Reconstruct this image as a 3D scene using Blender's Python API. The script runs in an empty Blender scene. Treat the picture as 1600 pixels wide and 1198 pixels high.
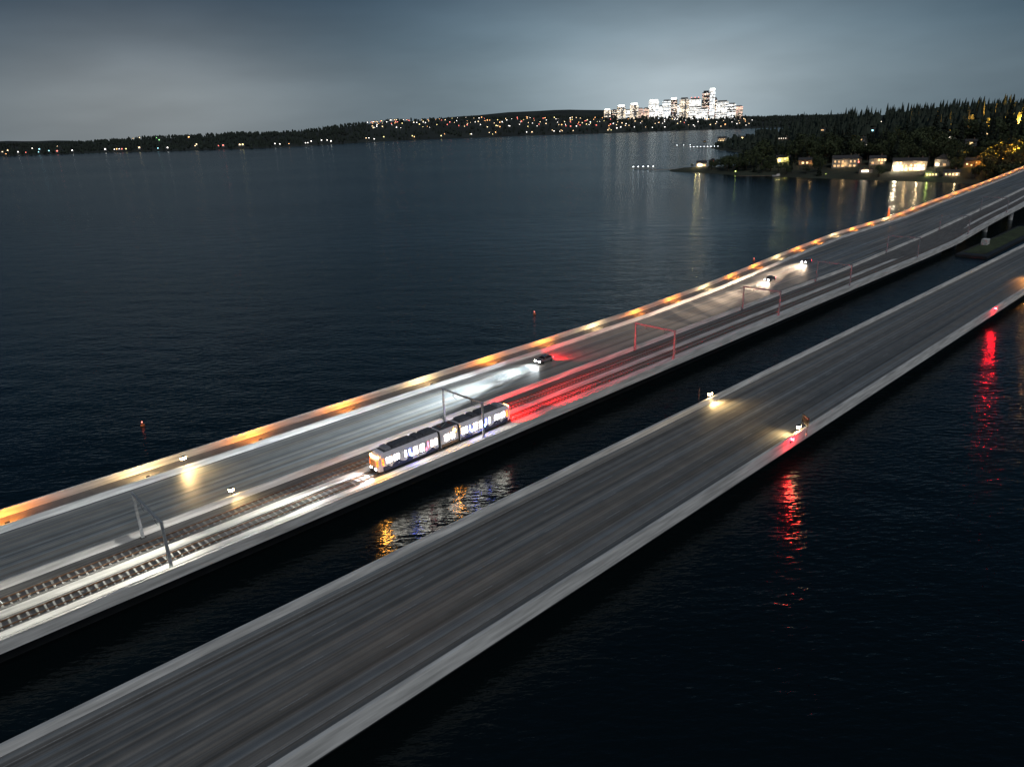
import bpy, math, random
from mathutils import Vector, Matrix
import numpy as np
R = random.Random(7)
sc = bpy.context.scene
C = sc.collection

# ------------------------------------------------------------------ camera, sky, fill sun, exposure
F_PX, CX, CY, W_PX = 1110.0, 800.0, 599.0, 1600.0
HOR0, HOR_S, VPX = 197.0, -0.036, 2035.0          # horizon line and the vanishing point of the bridges (X axis)
CAM_H = 55.0
def _ray(x, y):
    return Vector((x-CX, -(y-CY), -F_PX)).normalized()
_a, _b = _ray(0, HOR0-800*HOR_S), _ray(1600, HOR0+800*HOR_S)
_up = _a.cross(_b).normalized()
if _up.y < 0: _up = -_up
_X = _ray(VPX, HOR0+HOR_S*(VPX-800)); _X = (_X-_up*_X.dot(_up)).normalized()
_Y = _up.cross(_X)
M3 = Matrix((_X, _Y, _up))                         # camera -> world
cam = bpy.data.cameras.new('camera'); camo = bpy.data.objects.new('camera', cam); C.objects.link(camo)
camo.matrix_world = Matrix.Translation((0, 0, CAM_H)) @ M3.to_4x4()
cam.sensor_fit = 'HORIZONTAL'; cam.angle = 2*math.atan(W_PX/2/F_PX)
cam.clip_start = 0.5; cam.clip_end = 40000
sc.camera = camo
def unproj(px, py, z=0.0):
    v = M3 @ Vector((px-CX, -(py-CY), -F_PX)); t = (z-CAM_H)/v.z
    return Vector((v.x*t, v.y*t, z))
def rdir(px, py):
    return (M3 @ Vector((px-CX, -(py-CY), -F_PX))).normalized()
def proj(P):
    c = M3.transposed() @ (Vector(P)-Vector((0, 0, CAM_H)))
    if c.z > -1: return (-9999, -9999)
    return CX+F_PX*c.x/-c.z, CY-F_PX*c.y/-c.z
def hory(px): return HOR0+HOR_S*(px-800)

FILL_DIR = Vector((-0.35, -0.62, 0.70)).normalized()    # towards the added fill sun: high, behind the camera
sc.view_settings.view_transform = 'Standard'; sc.view_settings.look = 'None'
sc.view_settings.exposure = 0; sc.view_settings.gamma = 1; sc.view_settings.use_curve_mapping = False
sc.cycles.use_denoising = True
sc.cycles.max_bounces = 6; sc.cycles.diffuse_bounces = 2; sc.cycles.glossy_bounces = 3
sc.cycles.sample_clamp_indirect = 40.0
sc.cycles.filter_width = 1.5

w = bpy.data.worlds.new('World'); sc.world = w; w.use_nodes = True
nt = w.node_tree; nt.nodes.clear()
def nn(t, **k):
    n = nt.nodes.new(t)
    for a, b in k.items(): setattr(n, a, b)
    return n
def math_n(op, a, b=None, clamp=False):
    n = nn('ShaderNodeMath', operation=op, use_clamp=clamp)
    for i, s in enumerate((a, b)):
        if s is None: continue
        if isinstance(s, (int, float)): n.inputs[i].default_value = s
        else: nt.links.new(s, n.inputs[i])
    return n.outputs[0]
tc = nn('ShaderNodeTexCoord'); sep = nn('ShaderNodeSeparateXYZ'); nt.links.new(tc.outputs['Generated'], sep.inputs[0])
sky = nn('ShaderNodeTexSky'); sky.sky_type = 'NISHITA'; sky.sun_disc = False
sky.sun_elevation = math.asin(FILL_DIR.z); sky.sun_rotation = math.atan2(FILL_DIR.x, FILL_DIR.y)
ramp = nn('ShaderNodeValToRGB'); cr = ramp.color_ramp      # light of the towns on a thin overcast
for p, c in ((0.0, (.058, .088, .112)), (0.045, (.060, .094, .122)), (0.10, (.024, .058, .092)), (0.17, (.009, .036, .072)), (0.4, (.010, .033, .066)), (1.0, (.010, .032, .062))):
    e = cr.elements.new(p) if p not in (0.0, 1.0) else cr.elements[0 if p == 0 else len(cr.elements)-1]
    e.position = p; e.color = (*c, 1)
nt.links.new(sep.outputs[2], ramp.inputs[0])
mp = nn('ShaderNodeMapping'); mp.inputs['Scale'].default_value = (2.2, 2.2, 9.0); nt.links.new(tc.outputs['Generated'], mp.inputs[0])
noi = nn('ShaderNodeTexNoise'); noi.inputs['Scale'].default_value = 1.3; noi.inputs['Detail'].default_value = 4; nt.links.new(mp.outputs[0], noi.inputs[0])
cl = nn('ShaderNodeMapRange'); cl.inputs[1].default_value = .3; cl.inputs[2].default_value = .75; cl.inputs[3].default_value = .8; cl.inputs[4].default_value = 1.18
nt.links.new(noi.outputs[0], cl.inputs[0])
def glow(px, py, powr, amt):                       # glow of a town on the cloud above it
    d = rdir(px, py)
    df = nn('ShaderNodeVectorMath', operation='SUBTRACT'); nt.links.new(tc.outputs['Generated'], df.inputs[0]); df.inputs[1].default_value = d
    ms_ = nn('ShaderNodeVectorMath', operation='MULTIPLY'); nt.links.new(df.outputs[0], ms_.inputs[0]); ms_.inputs[1].default_value = (1, 1, 2.2)
    dp = nn('ShaderNodeVectorMath', operation='DOT_PRODUCT'); nt.links.new(ms_.outputs[0], dp.inputs[0]); nt.links.new(ms_.outputs[0], dp.inputs[1])
    return math_n('MULTIPLY', math_n('EXPONENT', math_n('MULTIPLY', dp.outputs['Value'], -.5/powr**2)), amt)
def tinted(s, col):
    v_ = nn('ShaderNodeVectorMath', operation='SCALE'); v_.inputs[0].default_value = col; nt.links.new(s, v_.inputs['Scale']); return v_.outputs[0]
def vadd(a, b_):
    v_ = nn('ShaderNodeVectorMath', operation='ADD'); nt.links.new(a, v_.inputs[0]); nt.links.new(b_, v_.inputs[1]); return v_.outputs[0]
g = vadd(vadd(tinted(glow(1050, 125, .23, .245), (.84, 1.06, 1.16)), tinted(glow(1065, 140, .10, .15), (1.05, 1.02, .98))), tinted(glow(215, 165, .16, .17), (1.02, 1.0, .94)))
ad0 = nn('ShaderNodeVectorMath', operation='ADD'); nt.links.new(ramp.outputs[0], ad0.inputs[0]); nt.links.new(g, ad0.inputs[1])
ad = nn('ShaderNodeVectorMath', operation='MULTIPLY'); nt.links.new(ad0.outputs[0], ad.inputs[0]); nt.links.new(cl.outputs[0], ad.inputs[1])
sk = nn('ShaderNodeVectorMath', operation='SCALE'); nt.links.new(sky.outputs[0], sk.inputs[0]); sk.inputs['Scale'].default_value = .0009
ad2 = nn('ShaderNodeVectorMath', operation='ADD'); nt.links.new(ad.outputs[0], ad2.inputs[0]); nt.links.new(sk.outputs[0], ad2.inputs[1])
bg = nn('ShaderNodeBackground'); bg.inputs[1].default_value = 1.0; nt.links.new(ad2.outputs[0], bg.inputs[0])
out = nn('ShaderNodeOutputWorld'); nt.links.new(bg.outputs[0], out.inputs[0])

sun = bpy.data.lights.new('fill_sun', 'SUN'); sun.energy = 1.0; sun.angle = math.radians(25); sun.color = (1.0, .985, .96)  # soft unseen fill, added to brighten the decks and parapets
suno = bpy.data.objects.new('fill_sun', sun); C.objects.link(suno); suno.rotation_euler = (-FILL_DIR).to_track_quat('-Z', 'Y').to_euler()

# ------------------------------------------------------------------ materials
MATS = {}
def new_mat(name):
    m = bpy.data.materials.new(name); m.use_nodes = True; MATS[name] = m
    return m, m.node_tree, m.node_tree.nodes['Principled BSDF']
def mat(name, col, rough=.7, var=.25, scale=1.5, stretch=(1, 1, 1), metal=0, bump=0.0, detail=5):
    m, t, b = new_mat(name)
    b.inputs['Roughness'].default_value = rough; b.inputs['Metallic'].default_value = metal
    tcn = t.nodes.new('ShaderNodeTexCoord'); mpn = t.nodes.new('ShaderNodeMapping'); mpn.inputs['Scale'].default_value = stretch
    t.links.new(tcn.outputs['Object'], mpn.inputs[0])
    n = t.nodes.new('ShaderNodeTexNoise'); n.inputs['Scale'].default_value = scale; n.inputs['Detail'].default_value = detail
    t.links.new(mpn.outputs[0], n.inputs[0])
    r = t.nodes.new('ShaderNodeValToRGB'); r.color_ramp.elements[0].position = .3; r.color_ramp.elements[1].position = .72
    r.color_ramp.elements[0].color = (*[c*(1-var) for c in col], 1); r.color_ramp.elements[1].color = (*[min(1, c*(1+var)) for c in col], 1)
    t.links.new(n.outputs[0], r.inputs[0]); t.links.new(r.outputs[0], b.inputs['Base Color'])
    if bump:
        bm_ = t.nodes.new('ShaderNodeBump'); bm_.inputs['Strength'].default_value = bump; bm_.inputs['Distance'].default_value = .02
        t.links.new(n.outputs[0], bm_.inputs['Height']); t.links.new(bm_.outputs[0], b.inputs['Normal'])
    return m
def emit(name, col, strength, var=0.0, scale=3.0, gamma=1.0):
    m, t, b = new_mat(name)
    b.inputs['Base Color'].default_value = (*[c*.3 for c in col], 1); b.inputs['Roughness'].default_value = .3
    b.inputs['Emission Color'].default_value = (*col, 1); b.inputs['Emission Strength'].default_value = strength
    if var:
        tcn = t.nodes.new('ShaderNodeTexCoord')
        n = t.nodes.new('ShaderNodeTexNoise'); n.inputs['Scale'].default_value = scale; n.inputs['Detail'].default_value = 2
        t.links.new(tcn.outputs['Object'], n.inputs[0])
        mr = t.nodes.new('ShaderNodeMapRange'); mr.inputs[1].default_value = .35; mr.inputs[2].default_value = .65
        mr.inputs[3].default_value = strength*(1-var); mr.inputs[4].default_value = strength*(1+var*.4)
        t.links.new(n.outputs[0], mr.inputs[0])
        if gamma != 1:
            mr.inputs[3].default_value = (1-var)**(1/gamma); mr.inputs[4].default_value = 1
            pw_ = t.nodes.new('ShaderNodeMath'); pw_.operation = 'POWER'; t.links.new(mr.outputs[0], pw_.inputs[0]); pw_.inputs[1].default_value = gamma
            mu_ = t.nodes.new('ShaderNodeMath'); mu_.operation = 'MULTIPLY'; t.links.new(pw_.outputs[0], mu_.inputs[0]); mu_.inputs[1].default_value = strength
            t.links.new(mu_.outputs[0], b.inputs['Emission Strength'])
        else: t.links.new(mr.outputs[0], b.inputs['Emission Strength'])
    return m
def road_mat(name, col, seed):
    m, t, b = new_mat(name)
    b.inputs['Roughness'].default_value = .55
    tcn = t.nodes.new('ShaderNodeTexCoord')
    def nz(sx, sy, scale, det, off):
        mpn = t.nodes.new('ShaderNodeMapping'); mpn.inputs['Scale'].default_value = (sx, sy, 1); mpn.inputs['Location'].default_value = (off, off*1.7, 0)
        t.links.new(tcn.outputs['Object'], mpn.inputs[0])
        n = t.nodes.new('ShaderNodeTexNoise'); n.inputs['Scale'].default_value = scale; n.inputs['Detail'].default_value = det
        t.links.new(mpn.outputs[0], n.inputs[0]); return n.outputs[0]
    def mr(s, a, b_, lo, hi):
        n = t.nodes.new('ShaderNodeMapRange'); n.inputs[1].default_value = a; n.inputs[2].default_value = b_; n.inputs[3].default_value = lo; n.inputs[4].default_value = hi
        t.links.new(s, n.inputs[0]); return n.outputs[0]
    def mul(a, b_):
        n = t.nodes.new('ShaderNodeMath'); n.operation = 'MULTIPLY'; t.links.new(a, n.inputs[0]); t.links.new(b_, n.inputs[1]); return n.outputs[0]
    s1 = mr(nz(.004, 1.1, 1.0, 4, seed), .3, .7, .5, 1.5)          # wheel tracks and oil lines along the lanes
    s2 = mr(nz(.012, 3.2, 1.0, 3, seed+9), .3, .7, .72, 1.28)
    s3 = mr(nz(.35, .5, 1.0, 6, seed+3), .3, .7, .88, 1.12)        # patches
    s4 = mr(nz(8, 8, 1.0, 2, seed+5), .3, .7, .93, 1.07)
    k = mul(mul(s1, s2), mul(s3, s4))
    tint = t.nodes.new('ShaderNodeMix'); tint.data_type = 'RGBA'; t.links.new(mr(nz(.006, .9, 1.0, 3, seed+14), .35, .65, 0, 1), tint.inputs[0])
    tint.inputs[6].default_value = (col[0]*1.1, col[1]*1.0, col[2]*.88, 1); tint.inputs[7].default_value = (col[0]*.9, col[1]*.98, col[2]*1.04, 1)
    v = t.nodes.new('ShaderNodeVectorMath'); v.operation = 'SCALE'; t.links.new(tint.outputs[2], v.inputs[0]); t.links.new(k, v.inputs['Scale'])
    t.links.new(v.outputs[0], b.inputs['Base Color'])
    return m
road_mat('deck_north', (.165, .172, .176), 0); road_mat('deck_south', (.152, .154, .156), 30)
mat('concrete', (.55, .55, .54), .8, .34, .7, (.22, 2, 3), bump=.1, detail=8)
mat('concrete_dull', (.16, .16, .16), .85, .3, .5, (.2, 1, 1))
mat('concrete_black', (.018, .02, .022), .6, .4, .4)  # near-black concrete of the pontoons and platform hull
mat('trail_surface', (.20, .19, .18), .8, .2, .6)
mat('ballast_bed', (.12, .12, .12), .9, .35, 1.2, (.15, 2, 1))
mat('sleeper_concrete', (.24, .245, .24), .85, .2, 4)
mat('rail_steel', (.20, .12, .08), .35, .3, 2, metal=.7)
mat('paint_white', (.27, .275, .28), .6, .3, 3)
mat('galvanised', (.34, .36, .38), .5, .2, 3, metal=.3)
mat('dark_steel', (.05, .05, .055), .5, .3, 3, metal=.4)
mat('black_plastic', (.012, .012, .014), .4, .2, 4)
mat('rubber', (.015, .015, .015), .8, .2, 6)
mat('train_white', (.80, .78, .86), .35, .06, 2)
mat('train_blue', (.018, .028, .085), .35, .2, 3)
mat('train_roof', (.085, .088, .102), .7, .4, 2)
mat('train_box', (.24, .25, .28), .6, .25, 2)
mat('bellows', (.02, .018, .018), .9, .4, 8)
mat('sign_red', (.22, .07, .05), .6, .3, 3)
mat('orange_paint_glow', (.55, .13, .03), .5, .15, 3)  # buoys' own paint; on the marker post, orange light put into colour
mat('car_silver', (.30, .31, .33), .25, .05, 3, metal=.6)
mat('car_dark', (.03, .035, .05), .25, .1, 3, metal=.3)
mat('bark', (.05, .035, .025), .9, .4, 3)
mat('needles', (.020, .032, .020), .8, .5, .35)
mat('leaves', (.045, .062, .022), .8, .5, .4)
mat('ground', (.03, .036, .022), .95, .5, .02)
mat('far_ground', (.022, .028, .022), .95, .5, .004)
mat('far_trees', (.02, .03, .022), .9, .5, .01)
mat('rock', (.12, .11, .10), .9, .4, .5)
mat('wall_cream', (.40, .36, .30), .8, .15, .7)
mat('wall_grey', (.22, .22, .23), .8, .15, .7)
mat('wall_brown', (.20, .13, .09), .8, .2, .7)
mat('roof_dark', (.05, .048, .05), .85, .3, 1.2)
mat('timber', (.17, .13, .09), .85, .3, 1)
mat('boat_white', (.60, .60, .60), .3, .08, 1)
mat('tower_dark', (.06, .06, .07), .5, .3, .05)
mat('tower_pale', (.30, .29, .28), .6, .2, .05)
mat('moss', (.035, .05, .02), .95, .5, .4)
emit('win_warm', (1, .86, .62), 3.2, .5, 2.2); emit('win_train', (1, .90, .76), 28.0, .35, 1.4)
emit('win_blue', (.20, .28, 1.0), 16.0, .5); emit('blue_lamp', (.04, .09, 1.0), 220); emit('red_lamp', (1, .02, .03), 90)
emit('tail_lamp', (1, .03, .05), 30); emit('amber_lamp', (1, .34, .03), 800); emit('head_lamp', (1, .97, .92), 80)
emit('sign_amber', (1, .5, .14), 18); emit('lamp_warm', (1, .70, .33), 60); emit('lamp_orange', (1, .42, .08), 40)
emit('win_red', (1, .08, .14), 12.0, .3); emit('cab_glow', (1, .17, .02), 5, .6); emit('cab_glass', (1, .35, .10), .35, .8, 2)  # cab glass is given an orange glow of its own
emit('city_white', (1, .96, .88), 2.6, .5, .05); emit('city_warm', (1, .80, .55), 2.4, .6, .03); emit('city_cool', (.88, .95, 1), 2.6, .5, .05)
emit('city_rose', (1, .62, .50), 1.8, .5, .03); emit('city_crown', (1, .96, .85), 9)
for k, c, s in (('far_warm', (1, .70, .36), 5), ('far_white', (1, .93, .84), 6), ('far_red', (1, .18, .13), 6), ('far_orange', (1, .46, .14), 6),
                ('far_cyan', (.35, .9, 1), 5), ('far_green', (.35, 1, .3), 3), ('far_yellow', (1, .82, .3), 5)):
    emit(k, c, s)
emit('house_warm', (1, .68, .32), 2.6, .6, .8); emit('house_white', (1, .88, .70), 3.6, .7, .8); emit('house_dim', (1, .6, .28), 1.3, .5, .8)
emit('garden_lamp', (1, .74, .4), 30); emit('dock_lamp', (.95, .97, 1), 16); emit('green_lamp', (.75, 1, .2), 14)

m, t, b = new_mat('water')
t.nodes.remove(b)
wd_ = t.nodes.new('ShaderNodeBsdfDiffuse'); wd_.inputs['Color'].default_value = (.003, .006, .007, 1)      # body of the lake
b = t.nodes.new('ShaderNodeBsdfGlossy'); b.inputs['Color'].default_value = (.9, .97, 1, 1); b.inputs['Roughness'].default_value = .15
fr = t.nodes.new('ShaderNodeFresnel'); fr.inputs['IOR'].default_value = 1.333
fm = t.nodes.new('ShaderNodeMath'); fm.operation = 'MINIMUM'; fm.inputs[1].default_value = .36; t.links.new(fr.outputs[0], fm.inputs[0])   # a ruffled lake never mirrors fully at grazing angles
wm = t.nodes.new('ShaderNodeMixShader'); t.links.new(fm.outputs[0], wm.inputs[0]); t.links.new(wd_.outputs[0], wm.inputs[1]); t.links.new(b.outputs[0], wm.inputs[2])
t.links.new(wm.outputs[0], t.nodes['Material Output'].inputs['Surface'])
tcn = t.nodes.new('ShaderNodeTexCoord')
def wnoise(sc_, st, rot, det):
    mpn = t.nodes.new('ShaderNodeMapping'); mpn.vector_type = 'TEXTURE'; mpn.inputs['Scale'].default_value = st; mpn.inputs['Rotation'].default_value = (0, 0, rot)
    t.links.new(tcn.outputs['Object'], mpn.inputs[0])
    n = t.nodes.new('ShaderNodeTexNoise'); n.inputs['Scale'].default_value = sc_; n.inputs['Detail'].default_value = det
    t.links.new(mpn.outputs[0], n.inputs[0]); return n.outputs[0]
wa = wnoise(1.15, (1, 2.6, 1), .86, 3); wb = wnoise(.12, (1, 2.2, 1), .7, 2); wc = wnoise(.006, (1, 3, 1), .8, 3)
bs = t.nodes.new('ShaderNodeMapRange'); bs.inputs[1].default_value = .35; bs.inputs[2].default_value = .7; bs.inputs[3].default_value = .45; bs.inputs[4].default_value = .95
t.links.new(wc, bs.inputs[0])
b1 = t.nodes.new('ShaderNodeBump'); b1.inputs['Distance'].default_value = .33; t.links.new(wa, b1.inputs['Height']); t.links.new(bs.outputs[0], b1.inputs['Strength'])
b2 = t.nodes.new('ShaderNodeBump'); b2.inputs['Distance'].default_value = .8; b2.inputs['Strength'].default_value = .6
t.links.new(wb, b2.inputs['Height']); t.links.new(b1.outputs[0], b2.inputs['Normal']); t.links.new(b2.outputs[0], b.inputs['Normal']); t.links.new(b2.outputs[0], fr.inputs['Normal'])

# ------------------------------------------------------------------ mesh helpers
class MB:
    def __init__(s): s.v = []; s.f = []
    def add(s, vs, fs):
        o = len(s.v); s.v += [tuple(p) for p in vs]; s.f += [tuple(i+o for i in q) for q in fs]; return s
    def box(s, x0, x1, y0, y1, z0, z1):
        return s.add([(x0, y0, z0), (x1, y0, z0), (x1, y1, z0), (x0, y1, z0), (x0, y0, z1), (x1, y0, z1), (x1, y1, z1), (x0, y1, z1)],
                     [(0, 3, 2, 1), (4, 5, 6, 7), (0, 1, 5, 4), (1, 2, 6, 5), (2, 3, 7, 6), (3, 0, 4, 7)])
    def cyl(s, p0, p1, r0, r1=None, n=8, caps=True):
        r1 = r0 if r1 is None else r1
        p0, p1 = Vector(p0), Vector(p1); d = (p1-p0).normalized()
        a = d.cross(Vector((0, 0, 1)) if abs(d.z) < .9 else Vector((1, 0, 0))).normalized(); b_ = d.cross(a)
        vs = []
        for p, r in ((p0, r0), (p1, r1)):
            for i in range(n):
                q = 2*math.pi*i/n; vs.append(p+a*(r*math.cos(q))+b_*(r*math.sin(q)))
        fs = [(i, (i+1) % n, n+(i+1) % n, n+i) for i in range(n)]
        if caps: fs += [tuple(range(n-1, -1, -1)), tuple(range(n, 2*n))]
        return s.add(vs, fs)
    def loft(s, rings, closed=True, caps=True):
        n = len(rings[0]); vs = [p for r in rings for p in r]; fs = []
        for k in range(len(rings)-1):
            for i in range(n if closed else n-1):
                j = (i+1) % n
                fs.append((k*n+i, k*n+j, (k+1)*n+j, (k+1)*n+i))
        if caps and closed: fs += [tuple(range(n-1, -1, -1)), tuple(range((len(rings)-1)*n, len(rings)*n))]
        return s.add(vs, fs)
    def ball(s, c, r, n=8, m=5):
        rings = []
        for k in range(1, m):
            a = math.pi*k/m
            rings.append([(c[0]+r*math.sin(a)*math.cos(2*math.pi*i/n), c[1]+r*math.sin(a)*math.sin(2*math.pi*i/n), c[2]-r*math.cos(a)) for i in range(n)])
        return s.loft(rings)
    def build(s, name, m_, parent=None, loc=None, smooth=False):
        me = bpy.data.meshes.new(name); me.from_pydata(s.v, [], s.f); me.update()
        return link_mesh(name, me, m_, parent, loc, smooth)
def link_mesh(name, me, m_, parent=None, loc=None, smooth=False):
    if m_ and not me.materials: me.materials.append(MATS[m_] if isinstance(m_, str) else m_)
    if smooth:
        me.polygons.foreach_set('use_smooth', [True]*len(me.polygons))
    o = bpy.data.objects.new(name, me); C.objects.link(o)
    if parent: o.parent = parent
    if loc: o.location = loc
    return o
def tag(o, label=None, cat=None, group=None, kind=None):
    if label: o['label'] = label
    if cat: o['category'] = cat
    if group: o['group'] = group
    if kind: o['kind'] = kind
    return o
def empty(name, loc=(0, 0, 0), rz=0.0):
    o = bpy.data.objects.new(name, None); C.objects.link(o); o.location = loc; o.rotation_euler = (0, 0, rz); o.empty_display_size = .1
    return o
def copy_tree(o, parent=None):
    c = o.copy(); C.objects.link(c); c.parent = parent
    for ch in list(o.children): copy_tree(ch, c)
    return c
def spot(name, parent, loc, aim, power, col, cone, blend=.6, r=.08, wide=1.0):
    l = bpy.data.lights.new(name, 'SPOT'); l.energy = power; l.color = col; l.spot_size = math.radians(cone); l.spot_blend = blend; l.shadow_soft_size = r
    o = bpy.data.objects.new(name, l); C.objects.link(o); o.parent = parent; o.location = loc
    o.rotation_euler = (Vector(aim)-Vector(loc)).to_track_quat('-Z', 'Y').to_euler(); o.scale = (wide, 1, 1); return o
def point(name, parent, loc, power, col, r=.1):
    l = bpy.data.lights.new(name, 'POINT'); l.energy = power; l.color = col; l.shadow_soft_size = r
    o = bpy.data.objects.new(name, l); C.objects.link(o); o.parent = parent; o.location = loc; return o

# ------------------------------------------------------------------ water
wo = MB().add([(-3000, -4000, 0), (14000, -4000, 0), (14000, 14000, 0), (-3000, 14000, 0)], [(0, 1, 2, 3)]).build('lake_water', 'water')
tag(wo, kind='structure')

# ------------------------------------------------------------------ the two bridges
DZ = 3.86
def curve(tab):
    xs = [r[0] for r in tab]
    return lambda x: (float(np.interp(x, xs, [r[1] for r in tab])), float(np.interp(x, xs, [r[2] for r in tab])))
LS = curve([(-200, 85.4, DZ), (300, 85.4, DZ), (338, 85.5, 4.1), (355, 85.7, 5.0), (394, 86.1, 6.9), (440, 86.9, 8.0), (500, 88.5, 9.8), (600, 91, 12.4), (800, 98, 17)])
LB = curve([(-200, 97.5, DZ), (250, 97.5, DZ), (330, 97.9, 5.2), (394, 98.6, 7.1), (442, 99.3, 8.5), (508, 100.5, 10.6), (600, 103.5, 13), (800, 111, 17.5)])
LN = curve([(-200, 118.4, DZ), (60, 118.2, DZ), (120, 117.6, DZ), (160, 117.9, DZ), (198, 119.2, 4.3), (221, 120.8, 4.7), (248, 123, 5.05), (278, 125, 5.5), (311, 126.4, 6.1), (354, 126, 6.5), (381, 125.6, 6.8), (431, 127, 8.1), (489, 128, 9.3), (563, 130, 10.7), (658, 133, 12.9), (800, 140, 16.5)])
XS = [-80+10*i for i in range(0, 88)]
def strip(name, m_, parent, prof, x0=-80, x1=790, closed=True, step=10):
    """prof: list of (line A, line B, t, dy, dz) cross-section points, lofted along the bridge"""
    n = max(2, int(round((x1-x0)/step))+1); rings = []
    for i in range(n):
        x = x0+(x1-x0)*i/(n-1); ring = []
        for A, B, t_, dy, dz in prof:
            a, b_ = A(x), B(x); ring.append((x, a[0]+(b_[0]-a[0])*t_+dy, a[1]+(b_[1]-a[1])*t_+dz))
        rings.append(ring)
    return MB().loft(rings, closed).build(name, m_, parent)
def P(A, dy, dz): return (A, A, 0, dy, dz)
def Q(A, B, t_, dz): return (A, B, t_, 0, dz)
def road_z(x, y):
    b_, n_ = LB(x), LN(x); t_ = (y-b_[0])/(n_[0]-b_[0]); return b_[1]+(n_[1]-b_[1])*t_

NB = empty('floating_bridge'); tag(NB, 'wide lit floating bridge carrying the train, roadway and lamp-lit trail', 'bridge')
deck = strip('road_deck', 'deck_north', NB, [(LB, LN, 0, .1, 0), (LB, LN, 1, -4.6, 0), (LB, LN, 1, -4.6, -1.0), (LB, LN, 0, .1, -1.0)])
bed = strip('railway_bed', 'ballast_bed', NB, [(LS, LB, 0, .4, 0), (LS, LB, 1, -.1, 0), (LS, LB, 1, -.1, -.9), (LS, LB, 0, .4, -.9)])
strip('trail_slab', 'trail_surface', NB, [P(LN, -4.55, .12), P(LN, -.2, .12), P(LN, -.2, -.8), P(LN, -4.55, -.8)])
strip('outer_parapet', 'concrete', NB, [P(LN, -.3, .1), P(LN, -.24, 1.35), P(LN, 0, 1.35), P(LN, .05, -1.0), P(LN, -.3, -1.0)])
strip('trail_barrier', 'concrete', NB, [P(LN, -5.15, .003), P(LN, -4.98, .35), P(LN, -4.92, .95), P(LN, -4.68, .95), P(LN, -4.60, .003)])
strip('median_barrier', 'concrete', NB, [P(LB, -.35, .003), P(LB, -.2, .35), P(LB, -.14, .95), P(LB, .14, .95), P(LB, .2, .35), P(LB, .35, .003)])
strip('edge_parapet', 'concrete', NB, [P(LS, -.1, -1.15), P(LS, -.1, .45), P(LS, .25, .45), P(LS, .38, .003), P(LS, .38, -1.15)])
strip('centre_walkway', 'concrete', NB, [P(LS, 5.25, .003), P(LS, 5.25, .28), P(LS, 6.45, .28), P(LS, 6.45, .003)])
strip('side_walkway', 'concrete', NB, [P(LS, .75, .003), P(LS, .75, .26), P(LS, 1.9, .26), P(LS, 1.9, .003)])
for tr, cyo in enumerate((3.45, 8.45)):
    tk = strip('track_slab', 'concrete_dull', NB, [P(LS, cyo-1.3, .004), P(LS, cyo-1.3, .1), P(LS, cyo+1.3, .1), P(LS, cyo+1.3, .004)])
    for s_ in (-.72, .72):
        strip('rail', 'rail_steel', tk, [P(LS, cyo+s_-.07, .16), P(LS, cyo+s_-.035, .34), P(LS, cyo+s_+.035, .34), P(LS, cyo+s_+.07, .16)])
    sm = None
    for i in range(150):
        x = -4+.9*i; y, z = LS(x)
        if sm is None:
            o = MB().add([(-.13, -1.1, .098), (.13, -1.1, .098), (.13, 1.1, .098), (-.13, 1.1, .098), (-.1, -1.05, .22), (.1, -1.05, .22), (.1, 1.05, .22), (-.1, 1.05, .22)],
                         [(4, 5, 6, 7), (0, 1, 5, 4), (1, 2, 6, 5), (2, 3, 7, 6), (3, 0, 4, 7)]).build('sleeper', 'sleeper_concrete', tk); sm = o.data
        else: o = link_mesh('sleeper', sm, None, tk)
        o.location = (x, y+cyo, z)
    fb = MB()
    for i in range(150, 420):
        x = -4+.9*i; y, z = LS(x); y += cyo
        fb.box(x-.12, x+.12, y-1.07, y+1.07, z+.098, z+.22)
    tag(fb.build('far_sleepers', 'sleeper_concrete', tk), kind='stuff')
# lane lines
for k, off in enumerate((.9, 4.6)):
    strip('edge_line', 'paint_white', deck, [(LB, LN, 0, off, .004), (LB, LN, 0, off+.12, .004)] if k == 0 else [P(LN, -5.9, .004), P(LN, -5.78, .004)], closed=False)
dm = None
for lane in (.26, .50, .74):
    for i in range(46):
        x = -20+12*i
        a, b_ = LB(x), LN(x); ya, yb = a[0]+1, b_[0]-5.8
        y = ya+(yb-ya)*lane; z = road_z(x, y)
        if dm is None: o = MB().add([(-1.5, -.05, 0), (1.5, -.05, 0), (1.5, .05, 0), (-1.5, .05, 0)], [(0, 1, 2, 3)]).build('lane_dash', 'paint_white', deck); dm = o.data
        else: o = link_mesh('lane_dash', dm, None, deck)
        o.location = (x, y, z+.006); sl = (road_z(x+1, y)-road_z(x-1, y))/2; o.rotation_euler = (0, -math.atan(sl), math.atan2(LB(x+5)[0]-LB(x-5)[0], 10)*(1-lane)+math.atan2(LN(x+5)[0]-LN(x-5)[0], 10)*lane)
MB().box(-120, 326, 88.0, 115.0, -2, DZ-1.02).build('pontoon', 'concrete_black', NB)
pm = MB().box(-1.6, 1.6, -13, 13, -4, 0).box(-2, 2, -15, 15, -.4, .6).v
for x in (352, 400, 450, 505, 565, 630, 700, 770):
    ya, za = LS(x); yb, zb = LN(x); yc = (ya+yb)/2; zt = min(za, zb)-1.0
    pb = MB(); pb.box(x-1.3, x+1.3, ya+2, yb-2.5, zt-1.1, zt-.02)
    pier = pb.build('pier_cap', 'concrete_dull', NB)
    for yy in (ya+5, yc, yb-6): MB().cyl((x, yy, -3), (x, yy, zt-1.05), 1.05, 1.0, 12).build('pier_column', 'concrete', pier)

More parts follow.
